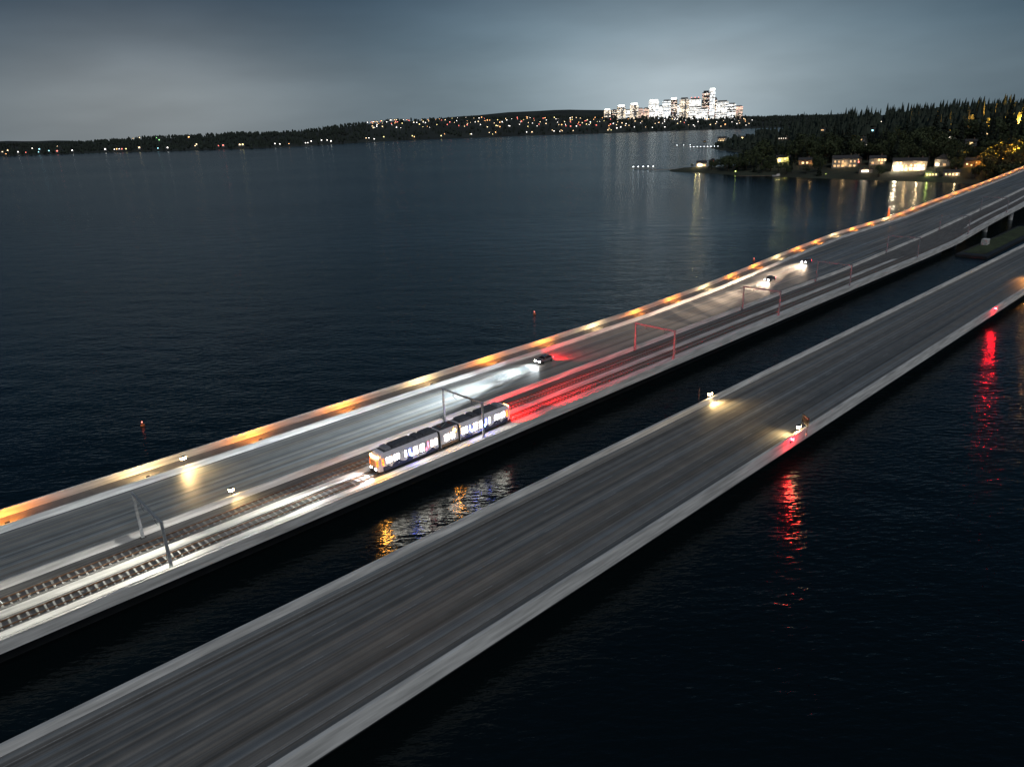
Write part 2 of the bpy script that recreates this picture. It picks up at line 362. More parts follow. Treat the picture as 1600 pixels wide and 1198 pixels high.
SB = empty('road_bridge', (0, .7, 0), -.014); tag(SB, 'nearer unlit road bridge with pale parapets and two red lights', 'bridge')
L0 = curve([(-200, 47.6, DZ), (800, 47.6, DZ)]); L1 = curve([(-200, 67.4, DZ), (800, 67.4, DZ)])
SX0, SX1 = -70, 600
def sstrip(name, m_, parent, prof, closed=True): return strip(name, m_, parent, prof, SX0, SX1, closed)
sdeck = sstrip('road_deck', 'deck_south', SB, [P(L0, .3, 0), P(L1, -.3, 0), P(L1, -.3, -.9), P(L0, .3, -.9)])
sstrip('south_parapet', 'concrete', SB, [P(L0, -.2, -1.25), P(L0, -.16, .85), P(L0, .28, .85), P(L0, .45, .003), P(L0, .45, -1.25)])
sstrip('north_parapet', 'concrete', SB, [P(L1, -.7, .003), P(L1, -.52, .85), P(L1, -.05, .85), P(L1, 0, -1.25), P(L1, -.7, -1.25)])
for yo in (1.9, 17.6): sstrip('edge_line', 'paint_white', sdeck, [P(L0, yo, .004), P(L0, yo+.12, .004)], closed=False)
dm = None
for yl in (6.3, 10.0, 13.7):
    for i in range(34):
        x = -10+12*i
        if dm is None: o = MB().add([(-1.5, -.05, 0), (1.5, -.05, 0), (1.5, .05, 0), (-1.5, .05, 0)], [(0, 1, 2, 3)]).build('lane_dash', 'paint_white', sdeck); dm = o.data
        else: o = link_mesh('lane_dash', dm, None, sdeck)
        o.location = (x+yl, 47.6+yl, DZ+.005)
MB().box(SX0-30, SX1, 49.6, 65.2, -2, DZ-.95).build('pontoon', 'concrete_black', SB)
def sb(x, y, z=0.0):            # local point of the road bridge -> world
    c_, s_ = math.cos(-.014), math.sin(-.014); return Vector((x*c_-y*s_, .7+x*s_+y*c_, z))

# mooring platform between the bridges
pf = empty('mooring_platform', (372, 77, 0)); tag(pf, 'mossy low platform on the water between the two bridges', 'platform')
MB().loft([[(-48, -5.5, -2), (48, -5.5, -2), (48, 5.5, -2), (-48, 5.5, -2)], [(-48, -5.5, .9), (48, -5.5, .9), (48, 5.5, .9), (-48, 5.5, .9)], [(-46.5, -4.2, 1.25), (46.5, -4.2, 1.25), (46.5, 4.2, 1.25), (-46.5, 4.2, 1.25)]]).build('hull', 'concrete_black', pf)
MB().box(-44, 44, -3.8, 3.8, 1.24, 1.36).build('deck', 'moss', pf)
MB().box(-22, -18, 1.2, 3.4, 1.35, 3.6).build('plinth', 'concrete', pf)
for i, (x, y, s_) in enumerate(((405, 74, 1), (428, 79, 1.3))):
    cb = empty('equipment_cabinet', (x, y, 1.36)); tag(cb, ('small' if i == 0 else 'larger')+' pale cabinet on the mossy platform between the bridges', 'cabinet')
    MB().box(-1.1*s_, 1.1*s_, -.7*s_, .7*s_, 0, 1.7*s_).build('body', 'boat_white', cb); MB().box(-1.2*s_, 1.2*s_, -.8*s_, .8*s_, 1.7*s_, 1.85*s_).build('roof', 'galvanised', cb)
    MB().box(-.5*s_, .5*s_, -.74*s_, -.7*s_, .1, 1.5*s_).build('door', 'galvanised', cb)

# ------------------------------------------------------------------ overhead-line portals
PX = (21, 74, 132, 182, 229, 290, 352, 415)
WHERE = ('before the train, its far post in the headlights', 'over the middle of the train', 'behind the train, tinted red by its tail lights',
         'fourth from the left, beside the first pair of headlights', 'beside the farther pair of headlights', 'just past the farther car, sixth from the left',
         'seventh from the left, over the approach span', 'farthest of all, over the approach span')
for i, x in enumerate(PX):
    (ya, za), (yb, zb) = LS(x), LB(x); H_ = 6.6
    r = empty('catenary_portal', (x, 0, 0)); tag(r, 'steel portal frame over the tracks '+WHERE[i], 'portal', 'portals carrying the overhead line')
    y0, y1 = ya+.62, yb-.75
    for yy, zz in ((y0, za), (y1, zb)):
        p = MB().add([(-.2, yy-.16, zz), (.2, yy-.16, zz), (.2, yy+.16, zz), (-.2, yy+.16, zz), (-.15, yy-.13, zz+H_), (.15, yy-.13, zz+H_), (.15, yy+.13, zz+H_), (-.15, yy+.13, zz+H_)],
                     [(0, 3, 2, 1), (4, 5, 6, 7), (0, 1, 5, 4), (1, 2, 6, 5), (2, 3, 7, 6), (3, 0, 4, 7)]).build('post', 'galvanised', r)
        MB().box(-.35, .35, yy-.3, yy+.3, zz+.004, zz+.12).build('base_plate', 'dark_steel', p)
    zt = max(za, zb)+H_
    MB().box(-.14, .14, y0-.3, y1+.3, zt+.003, zt+.3).build('beam', 'galvanised', r)
    for yy in (ya+3.45, ya+8.45):
        br = MB().cyl((0, yy, zt+.01), (0, yy, zt-.75), .05, n=6).cyl((0, yy, zt-.7), (0, yy-.9, zt-.95), .035, n=6).build('drop_bracket', 'dark_steel', r)
        MB().cyl((0, yy, zt-.35), (0, yy, zt-.6), .1, n=8).build('insulator', 'train_box', br)

for cyo, lab in ((3.45, 'thin overhead wire above the track the train runs on'), (8.45, 'thin overhead wire above the empty track beside the roadway')):
    rings = []
    for i in range(46):
        x = -60+11.5*i; y, z = LS(x); y += cyo; z += 5.62
        rings.append([(x, y+.014*math.cos(a*2.094), z+.014*math.sin(a*2.094)) for a in range(3)])
    tag(MB().loft(rings).build('contact_wire', 'dark_steel'), lab, 'wire')

# ------------------------------------------------------------------ lamps along the trail
ORD = ['%d%s' % (i, 'th' if 10 < i % 100 < 14 else {1: 'st', 2: 'nd', 3: 'rd'}.get(i % 10, 'th')) for i in range(1, 60)]
def trail_lamp(x, k):
    y, z = LN(x); warm = k % 3 != 1 or x > 380
    col = (1, .27, .02) if warm else (1, .66, .28)
    r = empty('trail_lamp', (x, y-4.45, z+.12))
    MB().box(-.09, .09, -.1, .06, .0, .78).build('bracket', 'dark_steel', r)
    MB().box(-.3, .3, -.02, .16, .78, .92).build('housing', 'dark_steel', r)
    MB().box(-.26, .26, .163, .175, .79, .91).build('lens', 'lamp_orange' if warm else 'lamp_warm', r)
    l = bpy.data.lights.new('trail_light', 'AREA'); l.shape = 'RECTANGLE'; l.size = .6; l.size_y = .3; l.energy = 800 if warm else 620; l.color = col; l.spread = math.radians(165)
    o = bpy.data.objects.new('trail_light', l); C.objects.link(o); o.parent = r; o.location = (0, .24, .95)
    o.rotation_euler = Vector((0, 1, -.25)).to_track_quat('-Z', 'Y').to_euler()
    od = ORD[k]; tag(r, 'low '+('orange' if warm else 'pale yellow')+' trail lamp, %s along the bridge from the frame edge' % od, 'lamp', 'trail lamps along the bridge')
for k in range(38): trail_lamp(8.5+18.9*k, k)

# ------------------------------------------------------------------ deck lamps, signs, red lights
def deck_lamp(loc, label, aim, power, hgt=1.2, name='deck_lamp', col=(1, .66, .27), size=1.0, cat='lamp'):
    r = empty(name, loc); tag(r, label, cat)
    MB().cyl((0, 0, 0), (0, 0, hgt), .06, .05).build('post', 'dark_steel', r)
    MB().box(-.45*size, .45*size, -.22, .22, hgt, hgt+.12).build('hood', 'dark_steel', r)
    MB().loft([[(-.4*size, -.18, hgt-.38), (.4*size, -.18, hgt-.38), (.4*size, .18, hgt-.38), (-.4*size, .18, hgt-.38)], [(-.44*size, -.2, hgt-.005), (.44*size, -.2, hgt-.005), (.44*size, .2, hgt-.005), (-.44*size, .2, hgt-.005)]]).build('lens', 'lamp_warm', r)
    spot('lamp_light', r, (aim[0]*.05, aim[1]*.08, hgt-.55), aim, power, col, 130, .9, .15)
    return r
y_, z_ = LN(33); deck_lamp((33, y_-4.8, z_+.95), 'bright square lamp on the trail barrier, shining on the roadway', (1, -3, -1.5), 2600, 1.5)
deck_lamp((34, 97.5, DZ+.95), 'slim bright lamp on the median barrier between road and tracks', (1.5, -2, -1.2), 900, 1.1, size=.8)
p_ = sb(113.5, 67.0, DZ+.85); deck_lamp(p_, 'bright lamp on the parapet of the nearer bridge', (.5, -3.5, -1.6), 4000, 1.1, size=1.2)
p_ = sb(110, 47.7, DZ+.85); deck_lamp(p_, 'warm lamp on the nearer parapet beside a red light', (-3, 3.2, -1.6), 3000, 1.0, size=1.0)
p_ = sb(276, 47.5, DZ+.85); r = deck_lamp(p_, 'tall orange lamp on the nearer parapet past the last red light', (-5, -6, -6), 90000, 7.5, col=(1, .38, .08), size=1.6)
def road_sign(loc, label, m_, rz):
    r = empty('road_sign', loc, rz); tag(r, label, 'sign')
    for xx in (-.7, .7): MB().cyl((xx, 0, -1.1), (xx, 0, 2.3), .05).build('post', 'dark_steel', r)
    pn = MB().box(-1.15, 1.15, .05, .09, .7, 2.4).build('panel', m_, r); MB().box(-1.0, 1.0, .092, .12, .85, .95).box(-1.0, 1.0, .092, .12, 2.1, 2.2).build('stiffener', 'galvanised', pn)
    for xx in (-.7, .7): MB().box(xx-.12, xx+.12, -.12, .12, -1.1, -.6).build('clamp', 'galvanised', r)
road_sign(sb(110.6, 67.55, DZ+.9), 'rust-red sign panel on posts outside the parapet beside a lamp', 'sign_red', .5)
road_sign(sb(111.6, 47.35, DZ+.9), 'dark sign panel standing above a red light on the nearer parapet', 'black_plastic', .9)
def red_light(loc, label):
    r = empty('navigation_light', loc); tag(r, label, 'light')
    MB().box(-.3, .3, -.55, -.02, -.1, 0).build('shelf', 'galvanised', r)
    MB().cyl((0, -.3, 0), (0, -.3, .14), .2, .2, 12).build('base', 'dark_steel', r)
    MB().loft([[(.24*math.cos(a*.5236), -.3+.24*math.sin(a*.5236), zz) for a in range(12)] for zz in (.14, .5)]).build('lens', 'red_lamp', r)
    MB().cyl((0, -.3, .5), (0, -.3, .66), .22, .08, 12).build('cap', 'dark_steel', r)
    point('red_glow', r, (0, -.85, .35), 1100, (1, .004, .012), .2)
red_light(sb(106.8, 47.42, DZ+.35), 'red navigation light on the nearer bridge beside a warm lamp')
red_light(sb(221.5, 47.42, DZ+.35), 'red navigation light alone on the nearer bridge, farther along')

# marker buoys north of the bridge
for px, py, lab in ((223, 665, 'red-lit marker buoy nearest the camera, left of the bridge'), (835, 491, 'red-lit marker buoy in the middle of the lake near the trail'), (1178, 407, 'red-lit marker buoy farthest away beside the bridge bulge')):
    b0 = unproj(px, py); r = empty('marker_buoy', b0); r.scale = (.6, .6, .55); tag(r, lab, 'buoy', 'marker buoys beside the bridge')
    MB().loft([[(q*math.cos(a*math.pi/6), q*math.sin(a*math.pi/6), zz) for a in range(12)] for q, zz in ((.5, -.4), (.75, .1), (.6, .5), (.2, .7), (.12, 1.3))]).build('float', 'orange_paint_glow', r)
    MB().ball((0, 0, 1.5), .22).build('lamp', 'far_red', r)
# marker post at the trail edge, its orange lamplight put into the colour
y_, z_ = LN(372); r = empty('marker_post', (372, y_+.2, z_+.9)); tag(r, 'tall tapered marker post coloured as if lit orange, standing outside the trail parapet', 'post')
MB().cyl((0, 0, 0), (0, 0, 4.6), .6, .28, 10).build('shaft', 'orange_paint_glow', r); MB().cyl((0, 0, 4.6), (0, 0, 5.0), .45, .1, 10).build('cap', 'boat_white', r)
MB().box(-.5, .5, -.6, .3, -.25, .02).build('bracket', 'dark_steel', r); point('post_light', r, (-.6, -1.6, 1.0), 500, (1, .4, .08))

# ------------------------------------------------------------------ train
def make_train():
    Z0 = DZ+.34
    r = empty('light_rail_train', (53.2, 88.85, Z0)); tag(r, 'white and blue articulated light rail train with lit windows', 'train')
    HW = 1.32
    def ring(x, hw, zb, zt, sh=.0):          # cross-section with slight tumblehome and rounded roof shoulder
        return [(x, -hw*.93, zb), (x, -hw, zb+.5), (x, -hw, zb+1.1), (x, -hw*.97, zt-.55), (x, -hw*.86, zt-.12), (x, -hw*.6, zt), (x, hw*.6, zt), (x, hw*.86, zt-.12), (x, hw*.97, zt-.55), (x, hw, zb+1.1), (x, hw, zb+.5), (x, hw*.93, zb)]
    def mirror(mb): return MB().add([(29-x, y, z) for x, y, z in mb.v], [tuple(reversed(q)) for q in mb.f])
    def both(mb, fl): return mirror(mb) if fl else mb
    def side_panel(x0, x1, z0, z1, y=-HW-.018, t_=.03): return MB().box(x0, x1, y, y+t_, z0, z1)
    for fl in (False, True):
        # cab and body of one section; front of the section at x=0
        body = both(MB().loft([ring(.02, HW*.66, .55, 2.35), ring(.28, HW*.84, .35, 2.95), ring(.8, HW*.95, .3, 3.35), ring(1.5, HW, .3, 3.42), ring(12.1, HW, .3, 3.42)]), fl).build('rear_section' if fl else 'front_section', 'train_white', r)
        def part(mb, name, m_, par=body): return both(mb, fl).build(name, m_, par)
        # windscreen, following the sloped nose
        part(MB().box(-.03, .015, -.78, .78, 1.22, 2.28), 'windscreen', 'cab_glass')
        part(MB().box(-.02, .015, -.84, .84, .58, 1.2), 'nose_mask', 'black_plastic')
        for s_ in (-1, 1):
            q = [(.0, s_*.93, 1.3), (.26, s_*1.155, 1.3), (.26, s_*1.13, 2.4), (.0, s_*.90, 2.2)]
            part(MB().add(q if s_ < 0 else q[::-1], [(0, 1, 2, 3)]), 'corner_glass', 'cab_glow')  # glass made to glow, adding orange to the reflection near the nose
        part(MB().box(.0, .34, -.62, .62, 2.68, 2.98), 'destination_sign', 'sign_amber')
        for s_ in (-1, 1):
            part(MB().loft([[(-.03, s_*.62-.2, .72), (-.03, s_*.62+.2, .72), (-.03, s_*.62+.2, 1.0), (-.03, s_*.62-.2, 1.0)], [(.2, s_*.62-.2, .72), (.2, s_*.62+.2, .72), (.2, s_*.62+.2, 1.0), (.2, s_*.62-.2, 1.0)]]), 'tail_light' if fl else 'headlight', 'tail_lamp' if fl else 'head_lamp')
            part(MB().box(.22, .44, s_*.88-.14, s_*.88+.14, 2.72, 2.92), 'marker_lamp', 'tail_lamp' if fl else 'amber_lamp')
        part(MB().box(-.02, .5, -1.0, 1.0, .12, .56), 'coupler_cover', 'black_plastic')
        # cab side window, with a small mirror lamp
        part(side_panel(.86, 1.22, 1.3, 2.45, -HW*.985), 'cab_window', 'cab_glow')
        # wave stripe along the lower side, wavy top edge
        n = 34
        for s_ in (-1, 1):
            wv = MB()
            top = [(.95+11.1*i/n, s_*(HW+.012), .98+.20*math.sin(i*.9)+.12*math.sin(i*2.1+1)+(.22 if 5 < i < 12 else 0)-(.004*i)) for i in range(n+1)]
            bot = [(p[0], s_*(HW*.985+.012), .45) for p in top]; bot2 = [(p[0], s_*(HW*.95+.012), .3) for p in top]
            for a_, b_ in ((top, bot), (bot, bot2)):
                for i in range(n):
                    q = [a_[i], b_[i], b_[i+1], a_[i+1]]; wv.add(q if s_ < 0 else q[::-1], [(0, 1, 2, 3)])
            part(wv, 'wave_stripe', 'train_blue')
        part(MB().box(1.3, 11.9, -HW*.9, HW*.9, -.02, .32), 'underframe', 'black_plastic')
        # windows and doors on both sides; every pane its own part
        big = [(1.5, 2.85), (2.95, 4.3)]; door = [(6.75, 7.95), (8.05, 9.3)]
        nar = [(5.15, 5.6, 'win_train'), (5.95, 6.45, 'win_blue'), (9.75, 10.1, 'win_blue' if fl else 'win_red'), (10.45, 11.0, 'win_train'), (11.25, 11.85, 'win_train')]
        for s_ in (-1, 1):
            y0 = -HW-.012 if s_ < 0 else HW-.018
            for a_, b_ in big: part(MB().box(a_+.17, b_-.17, y0, y0+.03, 1.5, 2.4), 'window', 'win_train')
            for a_, b_, m_ in nar: part(MB().box(a_+.08, b_-.08, y0, y0+.03, 1.35, 2.4), 'window', m_)
            for a_, b_ in door:
                d = part(MB().box(a_-.03, b_+.03, y0+.004, y0+.026, .5, 2.68), 'door', 'train_white')
                part(MB().box(a_+.22, b_-.2, y0-.004, y0+.034, 1.15, 2.42), 'door_pane', 'win_train', d)
            for xx in (6.55, 9.52): part(MB().box(xx-.09, xx+.09, y0-.02, y0+.04, 1.1, 1.5), 'door_lamp', 'blue_lamp' if not (not fl and xx > 9) else 'win_red')
        # roof equipment
        part(MB().box(1.5, 12.0, -1.05, 1.05, 3.4, 3.5), 'roof_deck', 'train_roof')
        for a_, b_, m_ in ((1.9, 3.0, 'train_box'), (3.3, 7.4, 'train_roof'), (7.9, 9.0, 'train_roof'), (9.4, 11.8, 'train_roof')):
            part(MB().loft([[(a_, -.95, 3.5), (b_, -.95, 3.5), (b_, .95, 3.5), (a_, .95, 3.5)], [(a_+.1, -.82, 3.86), (b_-.1, -.82, 3.86), (b_-.1, .82, 3.86), (a_+.1, .82, 3.86)]]), 'roof_unit', m_)
        for xx in (2.4, 4.3, 8.8, 10.7):
            for s_ in (-1, 1): part(MB().cyl((xx, s_*.72-.07, .33-.32), (xx, s_*.72+.07, .01), .33, n=14), 'wheel', 'dark_steel')
        part(MB().loft([ring(12.1, HW*.86, .35, 3.2), ring(12.25, HW*.8, .35, 3.15), ring(12.4, HW*.86, .35, 3.2), ring(12.5, HW*.8, .35, 3.15), ring(12.62, HW*.86, .35, 3.2)]), 'bellows', 'bellows')
    mid = MB().loft([ring(12.62, HW, .3, 3.42), ring(16.38, HW, .3, 3.42)]).build('middle_section', 'train_white', r)
    for s_ in (-1, 1):
        y0 = -HW-.012 if s_ < 0 else HW-.018
        for a_, b_ in ((13.25, 14.5), (14.65, 15.75)): MB().box(a_+.17, b_-.17, y0, y0+.03, 1.3, 2.38).build('window', 'win_train', mid)
        MB().box(15.55, 15.8, y0-.03, y0+.04, 2.56, 2.76).build('side_lamp', 'amber_lamp', mid)
        MB().box(12.66, 16.34, y0+.002, y0+.02, .34, .85).build('skirt', 'wall_brown', mid)
    MB().box(12.7, 16.3, -1.05, 1.05, 3.4, 3.56).build('roof_deck', 'train_roof', mid)
    MB().box(12.9, 16.1, -.9, .9, -.02, .32).build('underframe', 'black_plastic', mid)
    for xx in (13.6, 15.4):
        for s_ in (-1, 1): MB().cyl((xx, s_*.72-.07, .01), (xx, s_*.72+.07, .01), .33, n=14).build('wheel', 'dark_steel', mid)
    pg = MB()
    for s_ in (-.4, .4): pg.cyl((13.6, s_, 3.58), (15.2, s_*.8, 4.35), .035, n=6).cyl((15.2, s_*.8, 4.35), (14.0, s_*.5, 5.0), .03, n=6)
    pg.box(13.9, 14.15, -.85, .85, 4.98, 5.06)
    pan = pg.build('pantograph', 'galvanised', mid)
    for xx in (13.4, 15.6): MB().box(xx-.1, xx+.1, -.5, .5, 3.56, 3.68).build('insulator', 'sign_red', pan)
    # light thrown by the lamps of the train
    for s_ in (-1, 1):
        spot('headlight_beam', r, (-.12, s_*.62, .9), (-7, s_*.8, -.3), 3000, (.95, .97, 1), 110, 1)
        spot('headlight_far_beam', r, (-.12, s_*.62, 1.0), (-24, s_*1.5, -.3), 45000, (1, .97, .86), 16, 1, wide=2.5)
        spot('tail_light_beam', r, (29.12, s_*.62, .95), (36, s_*1.2, -.3), 13000, (1, .006, .006), 150, 1)
        spot('tail_light_far_beam', r, (29.12, s_*.8, 2.7), (62, s_*1.6, -.3), 60000, (1, .006, .006), 24, 1, wide=2.2)
    spot('high_fill_spot', r, (-.15, 0, 2.85), (-24, 0, -.3), 75000, (1, .96, .85), 22, 1, wide=2.5)  # added high spots without a lamp part, to light the track evenly
    spot('high_far_fill_spot', r, (-.15, 0, 2.85), (-52, 0, -.3), 1100000, (1, .95, .8), 7, 1, wide=3.2)
    spot('mirror_lamp_glow', r, (.15, -1.6, 2.4), (-.6, -5, 0), 1200, (1, .42, .07), 150, .9, .3)
    return r
make_train()

# ------------------------------------------------------------------ cars (front towards -X)
def make_car(m_):
    r = empty('car')
    def ring(x, hw, z0, z1): return [(x, -hw*.9, z0), (x, -hw, z0+.22), (x, -hw*.97, z1-.08), (x, -hw*.86, z1), (x, hw*.86, z1), (x, hw*.97, z1-.08), (x, hw, z0+.22), (x, hw*.9, z0)]
    body = MB().loft([ring(-2.3, .72, .32, .66), ring(-2.15, .84, .25, .74), ring(-1.2, .92, .22, .92), ring(0, .93, .22, .95), ring(1.5, .92, .22, .98), ring(2.15, .86, .26, .95), ring(2.28, .76, .36, .85)]).build('body', m_, r, smooth=False)
    MB().loft([ring(-1.05, .80, .90, .97), ring(-.35, .70, .90, 1.42), ring(.9, .70, .90, 1.44), ring(1.85, .76, .92, 1.0)]).build('cabin', 'black_plastic', r)
    MB().box(-.3, .95, -.6, .6, 1.41, 1.47).build('roof', m_, r)
    for xx in (-1.42, 1.38):
        for s_ in (-1, 1):
            wh = MB().cyl((xx, s_*.93-.1, .33), (xx, s_*.93+.04*s_, .33), .33, n=16).build('wheel', 'rubber', r)
            MB().cyl((xx, s_*.95, .33), (xx, s_*.985, .33), .2, n=10).build('rim', 'galvanised', wh)
    for s_ in (-1, 1):
        MB().box(-2.33, -2.1, s_*.62-.17, s_*.62+.17, .58, .74).build('headlight', 'head_lamp', r)
        MB().box(2.15, 2.33, s_*.66-.17, s_*.66+.17, .70, .88).build('taillight', 'tail_lamp', r)
        MB().box(-.75, -.6, s_*.98-.08, s_*.98+.08, .95, 1.1).build('mirror', m_, r)
    return r
c0 = make_car('car_silver')
cars = [(112, 107.6, 'silver car with red tail lights on the roadway beyond the train', 1.0, (.86, .96, 1.0), 'car_silver'),
        (221, 108.6, 'nearer of the two cars with warm headlights down the roadway', .36, (1, .72, .50), 'car_dark'),
        (255, 112.0, 'farther of the two cars with warm headlights down the roadway', .36, (1, .72, .50), 'car_silver')]
for i, (x, y, lab, pw, col, m_) in enumerate(cars):
    c = c0 if i == 0 else copy_tree(c0)
    c.location = (x, y, road_z(x, y)+.004); tag(c, lab, 'car', 'cars on the lit bridge')
for i, (x, y, lab, pw, col, m_) in enumerate(cars):
    c = [o for o in C.objects if o.name.split('.')[0] == 'car' and abs(o.location.x-x) < .1][0]
    for s_ in (-1, 1):
        spot('headlight_beam', c, (-2.4, s_*.62, .68), (-9, s_*.7, 0), 9000*min(pw, .5), col, 70, 1, wide=1.5)
        spot('headlight_middle_beam', c, (-2.4, s_*.62, .72), (-20, s_*1.0, 0), 200000*min(pw, .7), col, 15, 1, wide=2.6)
        spot('headlight_far_beam', c, (-2.4, s_*.62, .75), (-52, s_*2-2.5, 0), 2600000*pw, col, 4.4, 1, wide=4.2)
        if i == 0: spot('taillight_beam', c, (2.4, s_*.66, .8), (12, s_*1.2, 0), 6000, (1, .006, .008), 140, 1)

# ------------------------------------------------------------------ far shore: terrain
def sstep(a, b_, x):
    t_ = min(1, max(0, (x-a)/(b_-a))); return t_*t_*(3-2*t_)
FAR = [(-130, 249.5, 229), (0, 245, 225), (130, 240, 222), (160, 239, 219), (250, 237, 213), (400, 232.5, 207), (480, 228.5, 204), (550, 224, 193), (620, 220, 187), (740, 215.5, 183), (850, 211.5, 182), (950, 208.5, 181), (1050, 205, 182), (1130, 202.5, 182), (1250, 198.5, 181), (1420, 193, 176)]
FL = 1500.0
fx = [r_[0] for r_ in FAR]
def far_col(px):
    sy = float(np.interp(px, fx, [r_[1] for r_ in FAR])); ry = float(np.interp(px, fx, [r_[2] for r_ in FAR]))
    s0 = unproj(px, sy); d = Vector((s0.x, s0.y, 0)).normalized()
    tip = rdir(px, ry); D = math.hypot(s0.x, s0.y)+FL
    Hr = CAM_H+D*tip.z/math.hypot(tip.x, tip.y)-14
    return s0, d, max(Hr, 8)
def far_pt(px, v):
    s0, d, Hr = far_col(px)
    h = 1.0+(Hr-1)*sstep(-.08, 1.0, v) if v >= 0 else -2
    h += 3*math.sin(px*.05+v*9)*sstep(0, .3, v)
    if v > 1: h = Hr-(v-1)*30
    p = s0+d*(v*FL); return Vector((p.x, p.y, h))
def far_at(px, py):
    """point on the far shore seen at a height in the view"""
    best = far_pt(px, .01)
    for i in range(80):
        p = far_pt(px, .01+i*.0125); q = proj(p)
        best = p
        if q[1] <= py: break
    return best
fb = MB(); NU, NV = 160, 16
vs = []; 
for i in range(NU):
    px = -130+1550*i/(NU-1)
    for j in range(NV+1):
        v = -.03+1.33*j/NV; vs.append(far_pt(px, v))
fb.add(vs, [(i*(NV+1)+j, (i+1)*(NV+1)+j, (i+1)*(NV+1)+j+1, i*(NV+1)+j+1) for i in range(NU-1) for j in range(NV)])
tag(fb.build('far_shore', 'far_ground', smooth=True), kind='structure')
rb = MB(); ring = []                         # a higher ridge far behind
for i in range(60):
    px = -60+1400*i/59
    ty = float(np.interp(px, [-60, 0, 90, 200, 560, 700, 780, 850, 930, 985, 1060, 1200, 1340], [224, 221, 220, 222, 200, 184, 177, 172.5, 171.5, 174, 180, 182, 178]))+.5*math.sin(i*1.7)
    d = rdir(px, ty); g_ = math.hypot(d.x, d.y); D = 9000
    x, y = d.x/g_*D, d.y/g_*D; h = CAM_H+D*d.z/g_
    ring.append([(x*.86, y*.86, -20), (x*.93, y*.93, h*.62), (x, y, h), (x*1.1, y*1.1, h*.6)])
rb.loft(ring, closed=False)
tag(rb.build('hills', 'far_ground', smooth=True), kind='structure')

def low_tree(mb, p, h, r_, rnd):
    """small spruce or rounded tree for the far woods, in one mass"""
    n = 5; a0 = rnd.random()*6
    if rnd.random() < .6:
        tiers = ((.12, 1.0), (.42, .62), (.55, .74), (1.0, .03))
    else:
        tiers = ((.08, .5), (.35, 1.15), (.75, .95), (1.0, .25))
    rings = []
    for z_, q in tiers:
        rings.append([(p.x+r_*q*(1+.3*(rnd.random()-.5))*math.cos(a0+6.283*i/n), p.y+r_*q*(1+.3*(rnd.random()-.5))*math.sin(a0+6.283*i/n), p.z+h*z_) for i in range(n)])
    mb.loft(rings)
# lit places first (trees keep clear of them)
LIT = []
def lit(px, py, kind): LIT.append((px, py, kind))
rr = random.Random(3)
for _ in range(168):                          # the lit hillside
    px = rr.uniform(575, 945); yb = float(np.interp(px, [575, 620, 740, 945], [187, 186, 184, 186])); ye = float(np.interp(px, [575, 945], [203, 200]))
    lit(px, yb+(ye-yb)*rr.random()**1.2, rr.choice(['far_warm']*5+['far_white']*4+['far_red']*2+['far_orange']*2+['far_yellow']))
for px in (430, 438, 452, 478, 482, 487, 503, 512, 518, 573, 577, 585, 600, 645, 648, 690, 695, 735, 737, 765, 770, 775, 823, 832, 863, 866, 875, 877, 879, 896, 950, 952, 955):
    y0 = float(np.interp(px, fx, [r_[1] for r_ in FAR])); lit(px, y0-rr.uniform(1.5, 5), rr.choice(['far_warm', 'far_yellow', 'far_white', 'far_orange']))
for px, dy, k in ((5, 4, 'far_warm'), (15, 6, 'far_warm'), (30, 3, 'far_white'), (42, 2, 'far_red'), (10, 1, 'far_orange'), (53, 8, 'far_white'), (62, 2, 'far_cyan'), (64, 6, 'far_cyan'), (78, 3, 'far_cyan'), (90, 2, 'far_red'), (93, 10, 'far_warm'), (114, 2, 'far_white'),
                  (166, 2, 'far_white'), (180, 2, 'far_white'), (184, 2, 'far_orange'), (187, 2.4, 'far_white'), (191, 2, 'far_red'), (198, 2, 'far_yellow'), (219, 3, 'far_warm'), (249, 19, 'far_green'), (252, 15, 'far_green'), (299, 18, 'far_orange'), (306, 4, 'far_warm'), (308, 6, 'far_warm'),
                  (342, 3, 'far_red'), (350, 3, 'far_red'), (376, 3, 'far_warm'), (380, 3, 'far_yellow'), (212, 25, 'far_warm'), (222, 21, 'far_warm'), (248, 2, 'far_cyan'), (262, 2, 'far_white')):
    lit(px, float(np.interp(px, fx, [r_[1] for r_ in FAR]))-dy, k)
for _ in range(60):                           # below the towers
    px = rr.uniform(945, 1175); yb = 188; ye = float(np.interp(px, fx, [r_[1] for r_ in FAR]))-1.5
    lit(px, yb+(ye-yb)*rr.random(), rr.choice(['far_white']*4+['far_warm']*4+['far_orange']*2+['far_red']))
BIG = {(735, 'far_orange')}
protos = {}
def far_house(p, kind, s_, lab, grp):
    key = kind
    if key not in protos:
        r_ = empty('far_house'); w_ = MB().box(-5, 5, -4, 4, -3, 5.5).build('wall', 'wall_grey', r_)
        MB().add([(-5.5, -4.5, 5.5), (5.5, -4.5, 5.5), (5.5, 4.5, 5.5), (-5.5, 4.5, 5.5), (-5.5, 0, 8.5), (5.5, 0, 8.5)], [(0, 1, 5, 4), (2, 3, 4, 5), (0, 4, 3), (1, 2, 5), (0, 3, 2, 1)]).build('roof', 'roof_dark', r_)
        MB().box(-1.9, 1.9, -4.25, -4.02, 1.4, 4.6).build('window', kind, r_)
        protos[key] = r_; c = r_
    else: c = copy_tree(protos[key])
    c.location = p; c.scale = (s_, s_, s_)
    c.rotation_euler = (0, 0, math.atan2(p.y, p.x)-math.pi/2+rr.uniform(-.5, .5)); tag(c, lab, 'house', grp)
KN = {'far_warm': 'warm yellow', 'far_white': 'white', 'far_red': 'red', 'far_orange': 'orange', 'far_cyan': 'cyan', 'far_green': 'green', 'far_yellow': 'yellow'}
LITP = []
